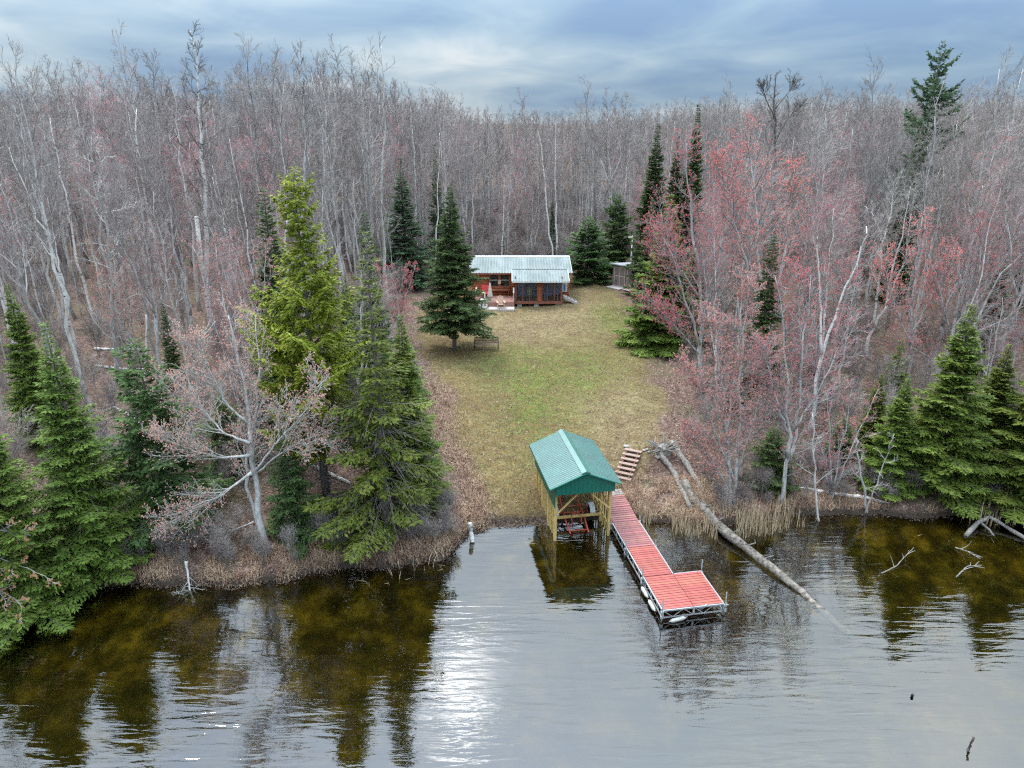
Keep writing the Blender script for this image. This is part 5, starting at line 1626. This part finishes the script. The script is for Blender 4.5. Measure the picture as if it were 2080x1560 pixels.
px_tree('maple_tree', 'maple tree', 436, 'tall red budded maple in the middle of the right bank', (1545, 800),
        [([(1545, 800), (1548, 650), (1540, 480), (1530, 360), (1520, 270)], .3, .15, .015), ([(1547, 700), (1580, 580), (1605, 440), (1615, 340)], .6, .10, .012), ([(1546, 640), (1510, 520), (1480, 400), (1460, 320)], -.6, .08, .012)], **dict(RM, n1=28, l1=2.6, budr=.021, nb=4))
px_tree('maple_tree', 'maple tree', 437, 'crimson budded maple thicket behind the curved shore maple', (1640, 820),
        [([(1640 + a * .2, 820), (1640 + a * .6, 720), (1640 + a, 600), (1640 + a * 1.2, 540)], d, .05, .01) for a, d in ((-60, .5), (-20, -.5), (30, .8), (80, 0))], **dict(RM, n1=20, l1=1.6, budr=.018, nb=4))
px_tree('maple_tree', 'maple tree', 438, 'leaning red maple with long pale boughs at the right picture edge', (1930, 800),
        [([(1930, 800), (1955, 720), (1985, 640), (2030, 560), (2090, 500)], -.5, .13, .015), ([(1950, 730), (1920, 640), (1900, 560), (1880, 480)], .8, .07, .01), ([(1970, 680), (2040, 650), (2110, 600)], -.9, .06, .01), ([(1940, 770), (1880, 720), (1820, 690)], .3, .05, .01), ([(1945, 750), (1990, 740), (2080, 690)], -.8, .05, .01), ([(1985, 640), (1990, 540), (1995, 450)], .5, .06, .01)], **dict(RM, n1=20, l1=2.2, budr=.018, up1=.06))
px_tree('maple_tree', 'maple tree', 439, 'red budded maple between the birches and the right edge', (1850, 780),
        [([(1850, 780), (1850, 660), (1860, 540), (1870, 440)], .3, .1, .012), ([(1850, 700), (1810, 600), (1790, 520)], .5, .06, .01), ([(1852, 680), (1900, 590), (1930, 520)], -.5, .06, .01)], **dict(RM, n1=22, l1=2.2, budr=.019, nb=4))
px_tree('maple_tree', 'maple tree', 440, 'pinkish slim saplings at the right shore before the green fir', (1690, 1010),
        [([(1690, 1010), (1690 + a * .4, 920), (1690 + a, 800)], d, .05, .01) for a, d in ((-10, .5), (40, -.3), (90, .6), (-50, .8))], **dict(RM, n1=14, l1=1.3, n3=4, nb=1))
px_tree('dead_tree', 'dead tree', 441, 'dark gnarled dead treetop on the skyline above the red maples', (1570, 620),
        [([(1570, 620), (1572, 450), (1573, 300), (1574, 230), (1576, 150)], .2, .2, .03), ([(1573, 290), (1600, 240), (1630, 210)], .5, .07, .02), ([(1574, 240), (1555, 200), (1548, 170)], -.3, .06, .02), ([(1575, 220), (1600, 190), (1612, 172)], .2, .05, .015)], n1=12, n2=5, n3=4, l1=1.5, l2=.7, l3=.35, a1=.7, up1=.14, t0=.5, bark='bark_dark', twig='bark_dark', rt=.011)
px_tree('dead_tree', 'dead tree', 442, 'pale crooked dead stem standing in the right shallows', (1668, 1060), [([(1668, 1060), (1655, 980), (1650, 900), (1652, 840)], .2, .06, .02)], n1=9, n2=3, n3=2, l1=1.0, l2=.5, l3=.25, a1=.9, up1=.05, t0=.3, bark='bark_pale', twig='twig_pale', rt=.006)
px_tree('dead_tree', 'dead tree', 443, 'pale forked dead stem at the right shore beside the green fir', (1762, 1040), [([(1762, 1040), (1755, 990), (1742, 930), (1740, 890)], .2, .07, .03), ([(1760, 1020), (1790, 960), (1815, 880)], -.3, .04, .01)], n1=8, n2=3, n3=2, l1=1.0, l2=.5, l3=.25, a1=.9, up1=.05, t0=.3, bark='bark_pale', twig='twig_pale', rt=.006)
px_tree('dead_tree', 'dead tree', 444, 'bare dead sapling leaning into the water at the left shore', (372, 1175), [([(378, 1140), (384, 1185), (386, 1205), (370, 1215)], -1.0, .05, .02)], n1=14, n2=4, n3=3, l1=1.2, l2=.5, l3=.25, a1=1.0, up1=-.04, t0=.2, bark='bark_pale', twig='twig_pale', rt=.006)

# ---- the woods: single trees scattered, nearest ones as things of their own
KINDS = {'aspen': (5, 'aspen_tree'), 'hardwood': (4, 'hardwood_tree'), 'maple': (3, 'maple_tree'), 'birch': (3, 'birch_tree'), 'snag': (2, 'dead_tree'), 'pole': (4, 'bare_pole_tree')}
WHAT = {'aspen': 'slender bare grey aspen', 'hardwood': 'bare forked grey hardwood', 'maple': 'red budded maple', 'birch': 'white barked birch', 'snag': 'dead standing trunk', 'pole': 'thin straight bare tree'}


def zone(x, y):
    if x < -5 and y < 75 and x < -0.11 * y:
        return 'in the woods left of the lawn'
    if x > 8 and y < 72:
        return 'in the woods right of the lawn'
    return 'in the woods behind the cabin'


def clear(x, y):
    if lawn_mask(x, y) > 0.02 or y - float(shore_y(x)) < 2.5:
        return False
    l = np.interp(y, LAWN_L[:, 0], LAWN_L[:, 1])
    r = np.interp(y, LAWN_R[:, 0], LAWN_R[:, 1])
    if y < 72 and l - 1.8 < x < r + 1.6:
        return False
    if 8 < x < 15 and 61 < y < 70:
        return False
    return True


SKYLINE = np.array([(-200, 190), (60, 165), (200, 120), (400, 120), (600, 95), (780, 100), (860, 175), (960, 225), (1200, 225), (1330, 215), (1480, 195), (1640, 180), (1800, 190), (2000, 165), (2300, 180)], float)


def wood_height(x, y):
    """tallest a tree may stand here, from the treetops seen against the sky"""
    px = 1040 + F_PX * x / (y * CT)
    return max(9.0, min(23.0, float(zat(np.interp(px, SKYLINE[:, 0], SKYLINE[:, 1]), y)) - gz(x, y))) * float(0.84 + 0.32 * vnoise(x, y, 0.07, 151, 2))


cand = []
rs = random.Random(77)
cell = 2.7
yy = 27.0
while yy < 135:
    c = cell + max(0, (yy - 45)) * 0.022 - (0.5 if yy > 68 else 0)
    xx = -0.80 * yy - 6
    while xx < 0.80 * yy + 6:
        x, y = xx + rs.uniform(-.48, .48) * c, yy + rs.uniform(-.48, .48) * c
        if clear(x, y):
            cand.append((x, y))
        xx += c
    yy += c
near, far = [], []
for (x, y) in cand:
    if any((x - a) ** 2 + (y - b) ** 2 < 1.3 for a, b in TREES):
        continue
    if y < 80 and rs.random() < .78 and any(y < b and abs(x - a * y / b) < .85 for a, b in TREES) or 10 < x * 60 / y < 15.5 and 45 < y < 62:
        continue          # the trees that stand out in the photograph have open views
    near.append((x, y))
near.sort(key=lambda p: p[1] * 1.0 + abs(p[0]) * 0.25)
near, far = near[:330], near[330:]
MARKS = [('the tallest left birch', -25.3, 52), ('the yellow green spruce', -8.4, 28.6), ('the narrow dark spruce spire', -12, 35.5), ('the lone lawn fir', -4.2, 50.6), ('the broad dark spruce', -11, 64),
         ('the log cabin', .7, 65), ('the bushy pine by the cabin', 7.2, 69), ('the garden shed', 10.8, 66), ('the dead skyline treetop', 21, 58), ('the lone skyline pine', 37.2, 68), ('the low-forking white birch', 24, 46),
         ('the large right shore fir', 19.3, 29.8), ('the big left shore fir', -16.5, 25.3), ('the lichen covered tree', -28, 46), ('the leaning left birches', -36, 50), ('the grey shore maple', -9.8, 24.5), ('the right shore maple clump', 10, 29.5),
         ('the tall red budded maple', 15, 40), ('the two birches behind the cabin', 3.5, 75), ('the highest narrow fir spire', 16, 68)]
ORD = ['nearest', 'second nearest', 'third nearest', 'fourth nearest', 'fifth nearest', 'sixth nearest', 'seventh nearest', 'eighth nearest', 'ninth nearest', 'tenth nearest', 'eleventh nearest', 'twelfth nearest', 'thirteenth nearest', 'fourteenth nearest', 'fifteenth nearest', 'sixteenth nearest', 'seventeenth nearest', 'eighteenth nearest']
wood = []
for (x, y) in near:
    u = rs.random()
    d = y - float(shore_y(x))
    if x > 8 and y < 72:
        kind = 'maple' if u < 0.20 else 'hardwood' if u < 0.42 else 'aspen' if u < 0.62 else 'birch' if u < 0.74 else 'snag' if u < .77 else 'pole'
    else:
        kind = 'aspen' if u < 0.28 else 'hardwood' if u < 0.46 else 'maple' if u < 0.56 else 'birch' if u < 0.72 else 'snag' if u < .75 else 'pole'
    mk = min(MARKS, key=lambda m: (m[1] - x) ** 2 + (m[2] - y) ** 2)
    dx, dy = x - mk[1], y - mk[2]
    rel = ('behind' if dy > 0 else 'in front of') if abs(dy) > abs(dx) else ('right of' if dx > 0 else 'left of')
    wood.append((x, y, d, kind, mk[0], rel, math.hypot(dx, dy)))
rank = {}
for w in sorted(wood, key=lambda w: w[6]):
    k = w[3:6]
    rank[w[:2]] = sum(1 for q in rank.values() if q[0] == k), k
    rank[w[:2]] = (k, rank[w[:2]][0])
for (x, y, d, kind, mk, rel, dist) in wood:
    n, nm = KINDS[kind]
    pr = BARE['%s%d' % (kind, rs.randrange(n))]
    h = wood_height(x, y) * (0.62 + 0.38 * rs.random() ** 1.4)
    if rs.random() < .07:
        h *= 1.14
    if kind == 'maple':
        h *= 0.78
    if kind == 'snag':
        h *= 0.5
    if d < 14:
        h *= 0.45 + 0.55 * max(0, d - 2) / 12
    s = h / pr['H']
    w = s * rs.uniform(0.85, 1.15)
    lab = '%s, %s such tree %s %s' % (WHAT[kind], ORD[min(rank[(x, y)][1], 17)], rel, mk)
    plant(nm, pr, lab, nm.replace('_', ' '), (x, y, gz(x, y) - .05), rs.uniform(0, 6.28), (w, w, s), '%ss %s' % (WHAT[kind].replace('birch', 'birche'), zone(x, y)), (rs.gauss(0, .035), rs.gauss(0, .035)))


# the rest of the woods reads as one mass
def scatter(name, protos, pts, label, kind='stuff'):
    """one object whose points carry copies of the given tree meshes"""
    me = bpy.data.meshes.new(name)
    me.from_pydata([(p[0], p[1], p[2]) for p in pts], [], [])
    for nm, k in (('sc', 3), ('rz', 4), ('idx', 5), ('wd', 6)):
        at = me.attributes.new(nm, 'INT' if nm == 'idx' else 'FLOAT', 'POINT')
        at.data.foreach_set('value', np.array([p[k] for p in pts], np.int32 if nm == 'idx' else np.float32))
    o = link(name, me)
    tag(o, label, None, None, kind)
    ng = bpy.data.node_groups.new(name, 'GeometryNodeTree')
    ng.interface.new_socket('Geometry', in_out='INPUT', socket_type='NodeSocketGeometry')
    ng.interface.new_socket('Geometry', in_out='OUTPUT', socket_type='NodeSocketGeometry')
    N, Lk = ng.nodes, ng.links
    gi, go = N.new('NodeGroupInput'), N.new('NodeGroupOutput')
    geo = N.new('GeometryNodeGeometryToInstance')
    for pm in protos[::-1]:
        jn = N.new('GeometryNodeJoinGeometry')
        for me_ in pm:
            po = bpy.data.objects.new(me_.name + '_proto', me_)
            oi = N.new('GeometryNodeObjectInfo')
            oi.inputs['Object'].default_value = po
            Lk.new(oi.outputs['Geometry'], jn.inputs[0])
        gti = N.new('GeometryNodeGeometryToInstance')
        Lk.new(jn.outputs[0], gti.inputs[0])
        Lk.new(gti.outputs[0], geo.inputs[0])
    # several instances joined: pick by index
    jall = N.new('GeometryNodeJoinGeometry')
    for l in list(Lk):
        if l.to_node == geo:
            src = l.from_socket
            Lk.remove(l)
            Lk.new(src, jall.inputs[0])
    N.remove(geo)
    m2p = N.new('GeometryNodeMeshToPoints')
    iop = N.new('GeometryNodeInstanceOnPoints')
    Lk.new(gi.outputs[0], m2p.inputs[0])
    Lk.new(m2p.outputs[0], iop.inputs['Points'])
    Lk.new(jall.outputs[0], iop.inputs['Instance'])
    iop.inputs['Pick Instance'].default_value = True

    def attr(nm, typ):
        a = N.new('GeometryNodeInputNamedAttribute')
        a.data_type = typ
        a.inputs[0].default_value = nm
        return a.outputs[0]
    Lk.new(attr('idx', 'INT'), iop.inputs['Instance Index'])
    cr = N.new('ShaderNodeCombineXYZ')
    Lk.new(attr('rz', 'FLOAT'), cr.inputs[2])
    e2r = N.new('FunctionNodeEulerToRotation')
    Lk.new(cr.outputs[0], e2r.inputs[0])
    Lk.new(e2r.outputs[0], iop.inputs['Rotation'])
    cs = N.new('ShaderNodeCombineXYZ')
    w_ = attr('wd', 'FLOAT')
    Lk.new(w_, cs.inputs[0])
    Lk.new(w_, cs.inputs[1])
    Lk.new(attr('sc', 'FLOAT'), cs.inputs[2])
    Lk.new(cs.outputs[0], iop.inputs['Scale'])
    Lk.new(iop.outputs[0], go.inputs[0])
    md = o.modifiers.new('scatter', 'NODES')
    md.node_group = ng
    return o


fp = []
for (x, y) in far:
    h = wood_height(x, y) * (0.64 + 0.36 * rs.random() ** 1.3) * (1.16 if rs.random() < .05 else 1.0)
    fp.append((x, y, gz(x, y), h / 16.0, rs.uniform(0, 6.28), (rs.randrange(7) if rs.random() < .95 else 7), h / 16.0 * rs.uniform(.85, 1.2)))
# beyond, thinning rows out to the edge of sight
yy = 137
while yy < 420:
    c = 5.5 + (yy - 137) * 0.03
    xx = -0.78 * yy
    while xx < 0.78 * yy:
        x, y = xx + rs.uniform(-.5, .5) * c, yy + rs.uniform(-.5, .5) * c
        h = wood_height(x, y) * rs.uniform(0.7, 1.0)
        fp.append((x, y, gz(x, y), h / 16.0, rs.uniform(0, 6.28), rs.randrange(4), h / 16.0 * rs.uniform(1.0, 1.4)))
        xx += c
    yy += c
scatter('forest', [(BARE[k]['trunk'], BARE[k]['crown']) + ((BARE[k]['buds'],) if 'buds' in BARE[k] else ()) for k in ('far0', 'far1', 'far2', 'far3', 'pole0', 'pole1', 'birch0', 'maple1')], fp, 'leafless grey woods stretching back to the horizon')
# brush below the trees
bp = []
for _ in range(6000):
    y = 28 + 90 * rs.random() ** 1.3
    x = rs.uniform(-.78, .78) * y
    if not clear(x, y) or y - float(shore_y(x)) < 3:
        continue
    s = rs.uniform(.25, .75)
    bp.append((x, y, gz(x, y), s, rs.uniform(0, 6.28), rs.randrange(3), s * rs.uniform(.9, 1.4)))
    if len(bp) > 1100:
        break
for _ in range(2200):
    x, y = rs.uniform(-26, 34), rs.uniform(71, 135)
    if clear(x, y):
        s = rs.uniform(.3, .8)
        bp.append((x, y, gz(x, y), s, rs.uniform(0, 6.28), rs.randrange(3), s * rs.uniform(.9, 1.3)))
for _ in range(260):
    x = rs.choice((rs.uniform(-16, -2.5), rs.uniform(9.5, 25)))
    y = float(shore_y(x)) + rs.uniform(.4, 3.2)
    if lawn_mask(x, y) < .05:
        s = rs.uniform(.12, .34)
        bp.append((x, y, gz(x, y), s, rs.uniform(0, 6.28), rs.randrange(3), s * rs.uniform(1.0, 1.7)))
scatter('undergrowth', [(BARE['brush%d' % i]['trunk'], BARE['brush%d' % i]['crown']) for i in range(3)], bp, 'leafless brush and saplings below the trees')


# ------------------------------------------------------------------ shore: logs, stumps, stones, reeds, grass
def log_px(name, label, pts, r0, r1, m, zoff=0.0, cat='log', seed=0, n=10, group=None):
    """a fallen trunk laid along picture points (px, py, z); z None = on the ground"""
    rng = np.random.default_rng(seed)
    P = []
    for px, py, z in pts:
        if z is None:
            g = G(px, py)
            P.append((g.x, g.y, g.z + r0 * 0.7))
        else:
            d = ray(px, py)
            t = (z - CAM_H) / d[2]
            P.append((d[0] * t, d[1] * t, z))
    P = np.array(P)
    k = 16
    f = np.linspace(0, len(P) - 1, k)
    i0 = np.clip(f.astype(int), 0, len(P) - 2)
    fr = (f - i0)[:, None]
    c = P[i0] * (1 - fr) + P[i0 + 1] * fr
    c += rng.normal(0, r0 * 0.12, c.shape)
    rad = np.linspace(r0, r1, k) * rng.uniform(0.8, 1.18, k)
    o = P[0].copy()
    e = empty(name, label, cat, o, 0, group)
    MB().tube(c - o, rad, n).build('stem', MT[m], e, True)
    return e, c - o, rad


e, c, rad = log_px('fallen_log', 'long weathered log lying from the bank out into the water', [(1385, 985, None), (1412, 1020, 0.55), (1480, 1085, 0.22), (1560, 1150, 0.10), (1610, 1188, 0.05), (1660, 1230, -0.05), (1735, 1300, -0.55)], 0.25, 0.12, 'log_brown', seed=3)
for k, t_ in enumerate((2, 3, 4, 5, 6, 7)):
    a = c[t_]
    MB().tube([a, a + np.array([.25 + .05 * k, -.05, .22]), a + np.array([.42, -.1 + .05 * k, .30])], [.035, .025, .01], 6).build('branch_stub', MT['drift'], e, True)
e, c, rad = log_px('fallen_log', 'short grey log propped on the bank beside the stairs', [(1338, 922, None), (1368, 965, None), (1402, 1030, 0.55)], 0.14, 0.12, 'log_grey', seed=4)
e, c, rad = log_px('fallen_log', 'long grey split log lying down the bank above the reeds', [(1362, 900, None), (1395, 950, None), (1442, 1022, 0.42)], 0.15, 0.13, 'log_grey', seed=5)
e, c, rad = log_px('fallen_log', 'splintered thin log beside the big shore log', [(1408, 1005, 0.55), (1440, 1022, 0.5), (1466, 1045, 0.3)], 0.07, 0.04, 'dock_grey', seed=6)
e, c, rad = log_px('fallen_birch', 'pale fallen birch lying along the right shore before the fir', [(1600, 988, .55), (1680, 1000, .55), (1760, 1010, .5), (1838, 1032, .15)], 0.11, 0.06, 'birch', seed=7)
B, _, _ = grow(np.random.default_rng(8), c[None], 10, .15, .95, 1.0, .9, .02, 4, .15)
V, Q = polytube(B, np.full(len(B), .018), np.full(len(B), .006), 4)
B2, _, _ = grow(np.random.default_rng(9), B, 4, .3, .95, .45, .8, .0, 3, .15)
V2, Q2 = polytube(B2, np.full(len(B2), .008), np.full(len(B2), .004), 3)
MB().add(V, Q).add(V2, Q2).build('branches', MT['twig_pale'], e)
e, c, rad = log_px('driftwood_log', 'grey forked driftwood at the right shore beside dry cattails', [(1962, 1088, .02), (1985, 1062, .22), (2010, 1050, .3), (2090, 1098, .05)], 0.10, 0.08, 'drift', seed=10)
MB().tube([c[6], c[6] + np.array([.15, -.5, -.1]), c[6] + np.array([.25, -1.0, -.35])], [.07, .05, .03], 7).build('branch', MT['drift'], e, True)
for k, (pts, lab) in enumerate([([(1790, 1165, -.02), (1820, 1150, .05), (1856, 1112, .35)], 'pale dead branch lying in the shallow water before the green fir'),
                                ([(1942, 1172, .0), (1965, 1150, .16), (1995, 1148, .02)], 'curved pale branch in the water at the far right'),
                                ([(1940, 1112, .05), (1965, 1120, .12), (1990, 1135, .0)], 'thin bent branch in the water near the driftwood')]):
    e, c, rad = log_px('water_branch', lab, pts, .03, .014, 'drift', cat='branch', seed=20 + k, n=6)
    B, _, _ = grow(np.random.default_rng(30 + k), c[None], 7, .2, .95, .5, .8, .03, 4, .18)
    V, Q = polytube(B, np.full(len(B), .010), np.full(len(B), .004), 3)
    MB().add(V, Q).build('twigs', MT['twig_pale'], e)
log_px('water_stick', 'dark stick poking out of the water near the lower right corner', [(1958, 1540, -.2), (1968, 1520, .05), (1978, 1498, .45)], .045, .03, 'bark_dark', cat='stick', seed=40, n=7)
log_px('water_stick', 'small dark stub poking out of the water above the corner stick', [(1850, 1420, -.15), (1855, 1410, .12)], .05, .04, 'bark_dark', cat='stick', seed=41, n=7)
log_px('birch_post', 'short pale birch stub standing at the waterline left of the boat launch', [(960, 1102, 0), (957, 1082, .35), (955, 1062, .8)], .10, .09, 'bark_pale', cat='stump', seed=42)
log_px('pale_stump', 'split pale stump among grass below the open spruce', [(855, 1028, None), (866, 1000, .95)], .12, .07, 'deck_pale', cat='stump', seed=43)
log_px('fallen_log', 'white fallen birch trunk on the leaf litter of the left woods', [(192, 712, None), (240, 714, None), (285, 712, None)], .12, .1, 'birch', seed=44)
log_px('fallen_log', 'thin fallen birch trunk below the other in the left woods', [(196, 745, None), (245, 750, None), (292, 752, None)], .07, .05, 'birch', seed=45)
log_px('fallen_log', 'birch log lying behind the trunk of the yellow green spruce', [(620, 940, None), (660, 962, None), (712, 985, None)], .10, .08, 'birch', seed=46)
log_px('fallen_log', 'leaning grey pole at the lawn edge below the bushy fir', [(885, 1000, None), (905, 980, 1.2), (925, 962, 1.6)], .035, .02, 'drift', seed=47)
log_px('fallen_log', 'pale trunk on the ground behind the big left fir', [(232, 830, None), (270, 850, None), (300, 880, None)], .08, .06, 'birch', seed=48)

# rotten root stump by the stairs
g = G(1345, 918)
e = empty('root_stump', 'torn grey root stump with splinters at the top of the bank', 'stump', g)
rng = np.random.default_rng(50)
b = MB()
b.lathe([(.42, -.2), (.36, .05), (.28, .22), (.16, .34), (.02, .38)], 11)
b.V[-1] = b.V[-1] + rng.normal(0, .05, b.V[-1].shape)
b.build('body', MT['log_grey'], e)
for k in range(16):
    a = rng.uniform(0, 6.28)
    L = rng.uniform(.4, 1.1)
    p0 = np.array([math.cos(a) * .25, math.sin(a) * .25, .1])
    p1 = p0 + np.array([math.cos(a) * L * .6, math.sin(a) * L * .6, rng.uniform(-.1, .5) * L])
    p2 = p1 + np.array([math.cos(a + .4) * L * .4, math.sin(a + .4) * L * .4, rng.uniform(-.3, .4) * L])
    MB().tube([p0, p1, p2], [.05, .03, .008], 6).build('root', MT['drift'], e, True)
MB().tube([(-.35, .1, 0), (-.38, .12, .45), (-.37, .12, .75)], [.07, .05, .01], 6).build('splinter', MT['deck_pale'], e, True)
for k, (px, py, s, lab) in enumerate([(1272, 909, .16, 'pale rounded stone at the upper left corner of the stairs'), (1308, 918, .09, 'nearest of the small pale stones right of the stair top'), (1314, 914, .08, 'small pale stone beside the root stump, upper one'), (1318, 921, .07, 'small pale stone beside the root stump, lower one')]):
    g = G(px, py)
    rng = np.random.default_rng(60 + k)
    b = MB().lathe([(.0, -.4), (.7, -.35), (1.0, .0), (.75, .45), (.3, .62), (0, .64)], 9)
    b.V[0] = (b.V[0] + rng.normal(0, .08, b.V[0].shape)) * np.array([1, .8, .8]) * s
    tag(b.build('stone', MT['concrete'], None, True), lab, 'stone', 'stones by the stairs').location = g + Vector((0, 0, s * .2))


def blades(name, P, H, W, bend, m, label, rng, thick=False):
    """many grass blades or stalks as one mass; P (N,3) foot points"""
    N = len(P)
    az = rng.uniform(0, 6.28, N)
    h = H * rng.uniform(.55, 1.25, N)
    bd = bend * rng.uniform(.1, 1.4, N)
    dx = np.stack([np.cos(az), np.sin(az), np.zeros(N)], 1)
    sd = np.stack([-np.sin(az), np.cos(az), np.zeros(N)], 1)
    up = np.array([0, 0, 1.0])
    w = W * rng.uniform(.7, 1.3, N)[:, None]
    m1 = P + up * (h * .55)[:, None] * np.cos(bd * .5)[:, None] + dx * (h * .55 * np.sin(bd * .5))[:, None]
    m2 = m1 + up * (h * .45 * np.cos(bd * 1.4))[:, None] + dx * (h * .45 * np.sin(bd * 1.4))[:, None]
    V = np.stack([P - sd * w, P + sd * w, m1 + sd * w * .8, m1 - sd * w * .8, m2 + sd * w * .15, m2 - sd * w * .15], 1).reshape(-1, 3)
    i = np.arange(N) * 6
    Q = np.concatenate([np.stack([i, i + 1, i + 2, i + 3], 1), np.stack([i + 3, i + 2, i + 4, i + 5], 1)])
    o = MB().add(V, Q).build(name, MT[m])
    return tag(o, label, None, None, 'stuff')


def shore_pts(rng, n, x0, x1, d0, d1, clump=0.5):
    x = rng.uniform(x0, x1, n * 4)
    d = d0 + (d1 - d0) * rng.uniform(0, 1, n * 4)
    y = shore_y(x) + d
    keep = vnoise(x, y, 1.3, 91, 2) > clump
    x, y = x[keep][:n], y[keep][:n]
    return np.stack([x, y, height(x, y) - .03], 1)


rng = np.random.default_rng(70)
P = np.concatenate([shore_pts(rng, 6500, -16.5, -1.2, -.05, 1.5, .44), shore_pts(rng, 1300, -4.6, -1.0, 1.0, 6.5, .52)])
keep = lawn_mask(P[:, 0], P[:, 1]) < .75
blades('dry_grass', P[keep], .36, .011, 1.5, 'dry_grass', 'bent dry grass along the left bank', rng)
P = np.concatenate([shore_pts(rng, 4200, 5.2, 9.4, .1, 2.8, .30), shore_pts(rng, 900, 4.9, 7.5, .8, 3.4, .4)])
blades('dry_grass', P, .40, .010, 1.6, 'dry_grass', 'matted straw coloured grass on the bank right of the dock', rng)
P = shore_pts(rng, 2600, 9.5, 24, .1, 2.2, .45)
blades('dry_grass', P, .4, .012, 1.1, 'dry_grass', 'dry grass and litter along the right shore', rng)
l = np.array([(np.interp(y, LAWN_L[:, 0], LAWN_L[:, 1]), y) for y in rng.uniform(29, 41, 2400)])
P = np.stack([l[:, 0] + rng.normal(-.4, .5, len(l)), l[:, 1], np.zeros(len(l))], 1)
P[:, 2] = height(P[:, 0], P[:, 1]) - .03
blades('dry_grass', P, .36, .012, 1.3, 'dry_grass', 'pinkish dry grass along the left edge of the lawn', rng)
P = np.concatenate([shore_pts(rng, 330, 5.9, 9.2, -1.1, .25, .46), shore_pts(rng, 560, 9.6, 13.4, -1.3, .35, .40)])
blades('cattail_reeds', P, .80, .014, .22, 'reed', 'straw coloured dead cattails standing in the water right of the dock', rng)
P = shore_pts(rng, 190, 21.0, 26.5, -.8, .8, .42)
blades('cattail_reeds', P, 1.0, .016, .3, 'reed', 'dead cattails behind the driftwood at the right edge', rng)
P = np.concatenate([shore_pts(rng, 26, -6.2, -2.4, -1.4, .2, .45), shore_pts(rng, 24, 13.5, 26, -3.6, -.6, .5)])
blades('cattail_reeds', P, .8, .014, .7, 'reed', 'scattered bent reeds in the shallow water', rng)


def leaves(name, P, s, m, label, rng):
    N = len(P)
    az = rng.uniform(0, 6.28, N)
    a = np.stack([np.cos(az), np.sin(az), rng.normal(0, .35, N)], 1) * (s * rng.uniform(.6, 1.4, N))[:, None]
    b = np.stack([-np.sin(az), np.cos(az), rng.normal(0, .35, N)], 1) * (s * rng.uniform(.4, .9, N))[:, None]
    V = np.stack([P - a, P - b, P + a, P + b], 1).reshape(-1, 3)
    i = np.arange(N) * 4
    tag(MB().add(V, np.stack([i, i + 1, i + 2, i + 3], 1)).build(name, MT[m]), label, None, None, 'stuff')


x = rng.uniform(-24, 24, 60000)
y = 24 + 38 * rng.uniform(0, 1, 60000) ** 1.4
d = y - shore_y(x)
lm = lawn_mask(x, y)
keep = (d > .15) & ((lm < .4) | (rng.uniform(0, 1, len(x)) < .30 * (vnoise(x, y, .35, 95, 3) > .5) + .08))
x, y = x[keep], y[keep]
leaves('fallen_leaves', np.stack([x, y, height(x, y) + .015], 1), .05, 'leaf_litter', 'fallen brown leaves on lawn and woodland floor', rng)


# short lawn grass, straw and green
MT['straw_blade'] = mat('straw_blade', (0.19, 0.145, 0.075), (0.44, 0.36, 0.22), 0.9, 1.2, coords='World')
MT['green_blade'] = mat('green_blade', (0.08, 0.14, 0.02), (0.18, 0.27, 0.055), 0.9, 1.2, coords='World')
x = rng.uniform(-8, 11, 190000)
y = 28.5 + 42 * rng.uniform(0, 1, 190000) ** 1.5
keep = (lawn_mask(x, y) > rng.uniform(.2, .9, len(x))) & (y - shore_y(x) > .3) & (vnoise(x, y, 2.4, 131, 3) > .40)
x, y = x[keep], y[keep]
gr = 0.9 * blob(x, y, 2.6, 44.5, 3.6, 4.2) + 0.85 * blob(x, y, 1.2, 38, 1.8, 4.2) + 0.7 * blob(x, y, 8.2, 56, 1.6, 5.5) + 0.4 * blob(x, y, -.5, 46, 2.5, 3) + .06
isg = rng.uniform(0, 1, len(x)) < gr * (0.6 + 1.2 * vnoise(x, y, .5, 71, 3))
P = np.stack([x, y, height(x, y) - .01], 1)
blades('grass', P[isg][:34000], .085, .010, 1.2, 'green_blade', 'short green grass in the middle of the lawn', rng)
blades('grass', P[~isg][:60000], .085, .010, 1.5, 'straw_blade', 'short straw coloured grass of the lawn', rng)


# wrack of dead leaves and twigs along the launch and the waterline
MT['wrack'] = mat('wrack', (0.035, 0.026, 0.02), (0.16, 0.11, 0.08), 0.9, 5.0, coords='World')
x = np.concatenate([rng.uniform(-3.2, 2.0, 2600), rng.uniform(-16, -2, 2600), rng.uniform(5, 24, 1500)])
y = shore_y(x) + rng.normal(.03, .16, len(x))
leaves('waterline_litter', np.stack([x, y, np.maximum(height(x, y), 0) + .014], 1), .04, 'wrack', 'dark sodden leaves and twigs along the waterline', rng)
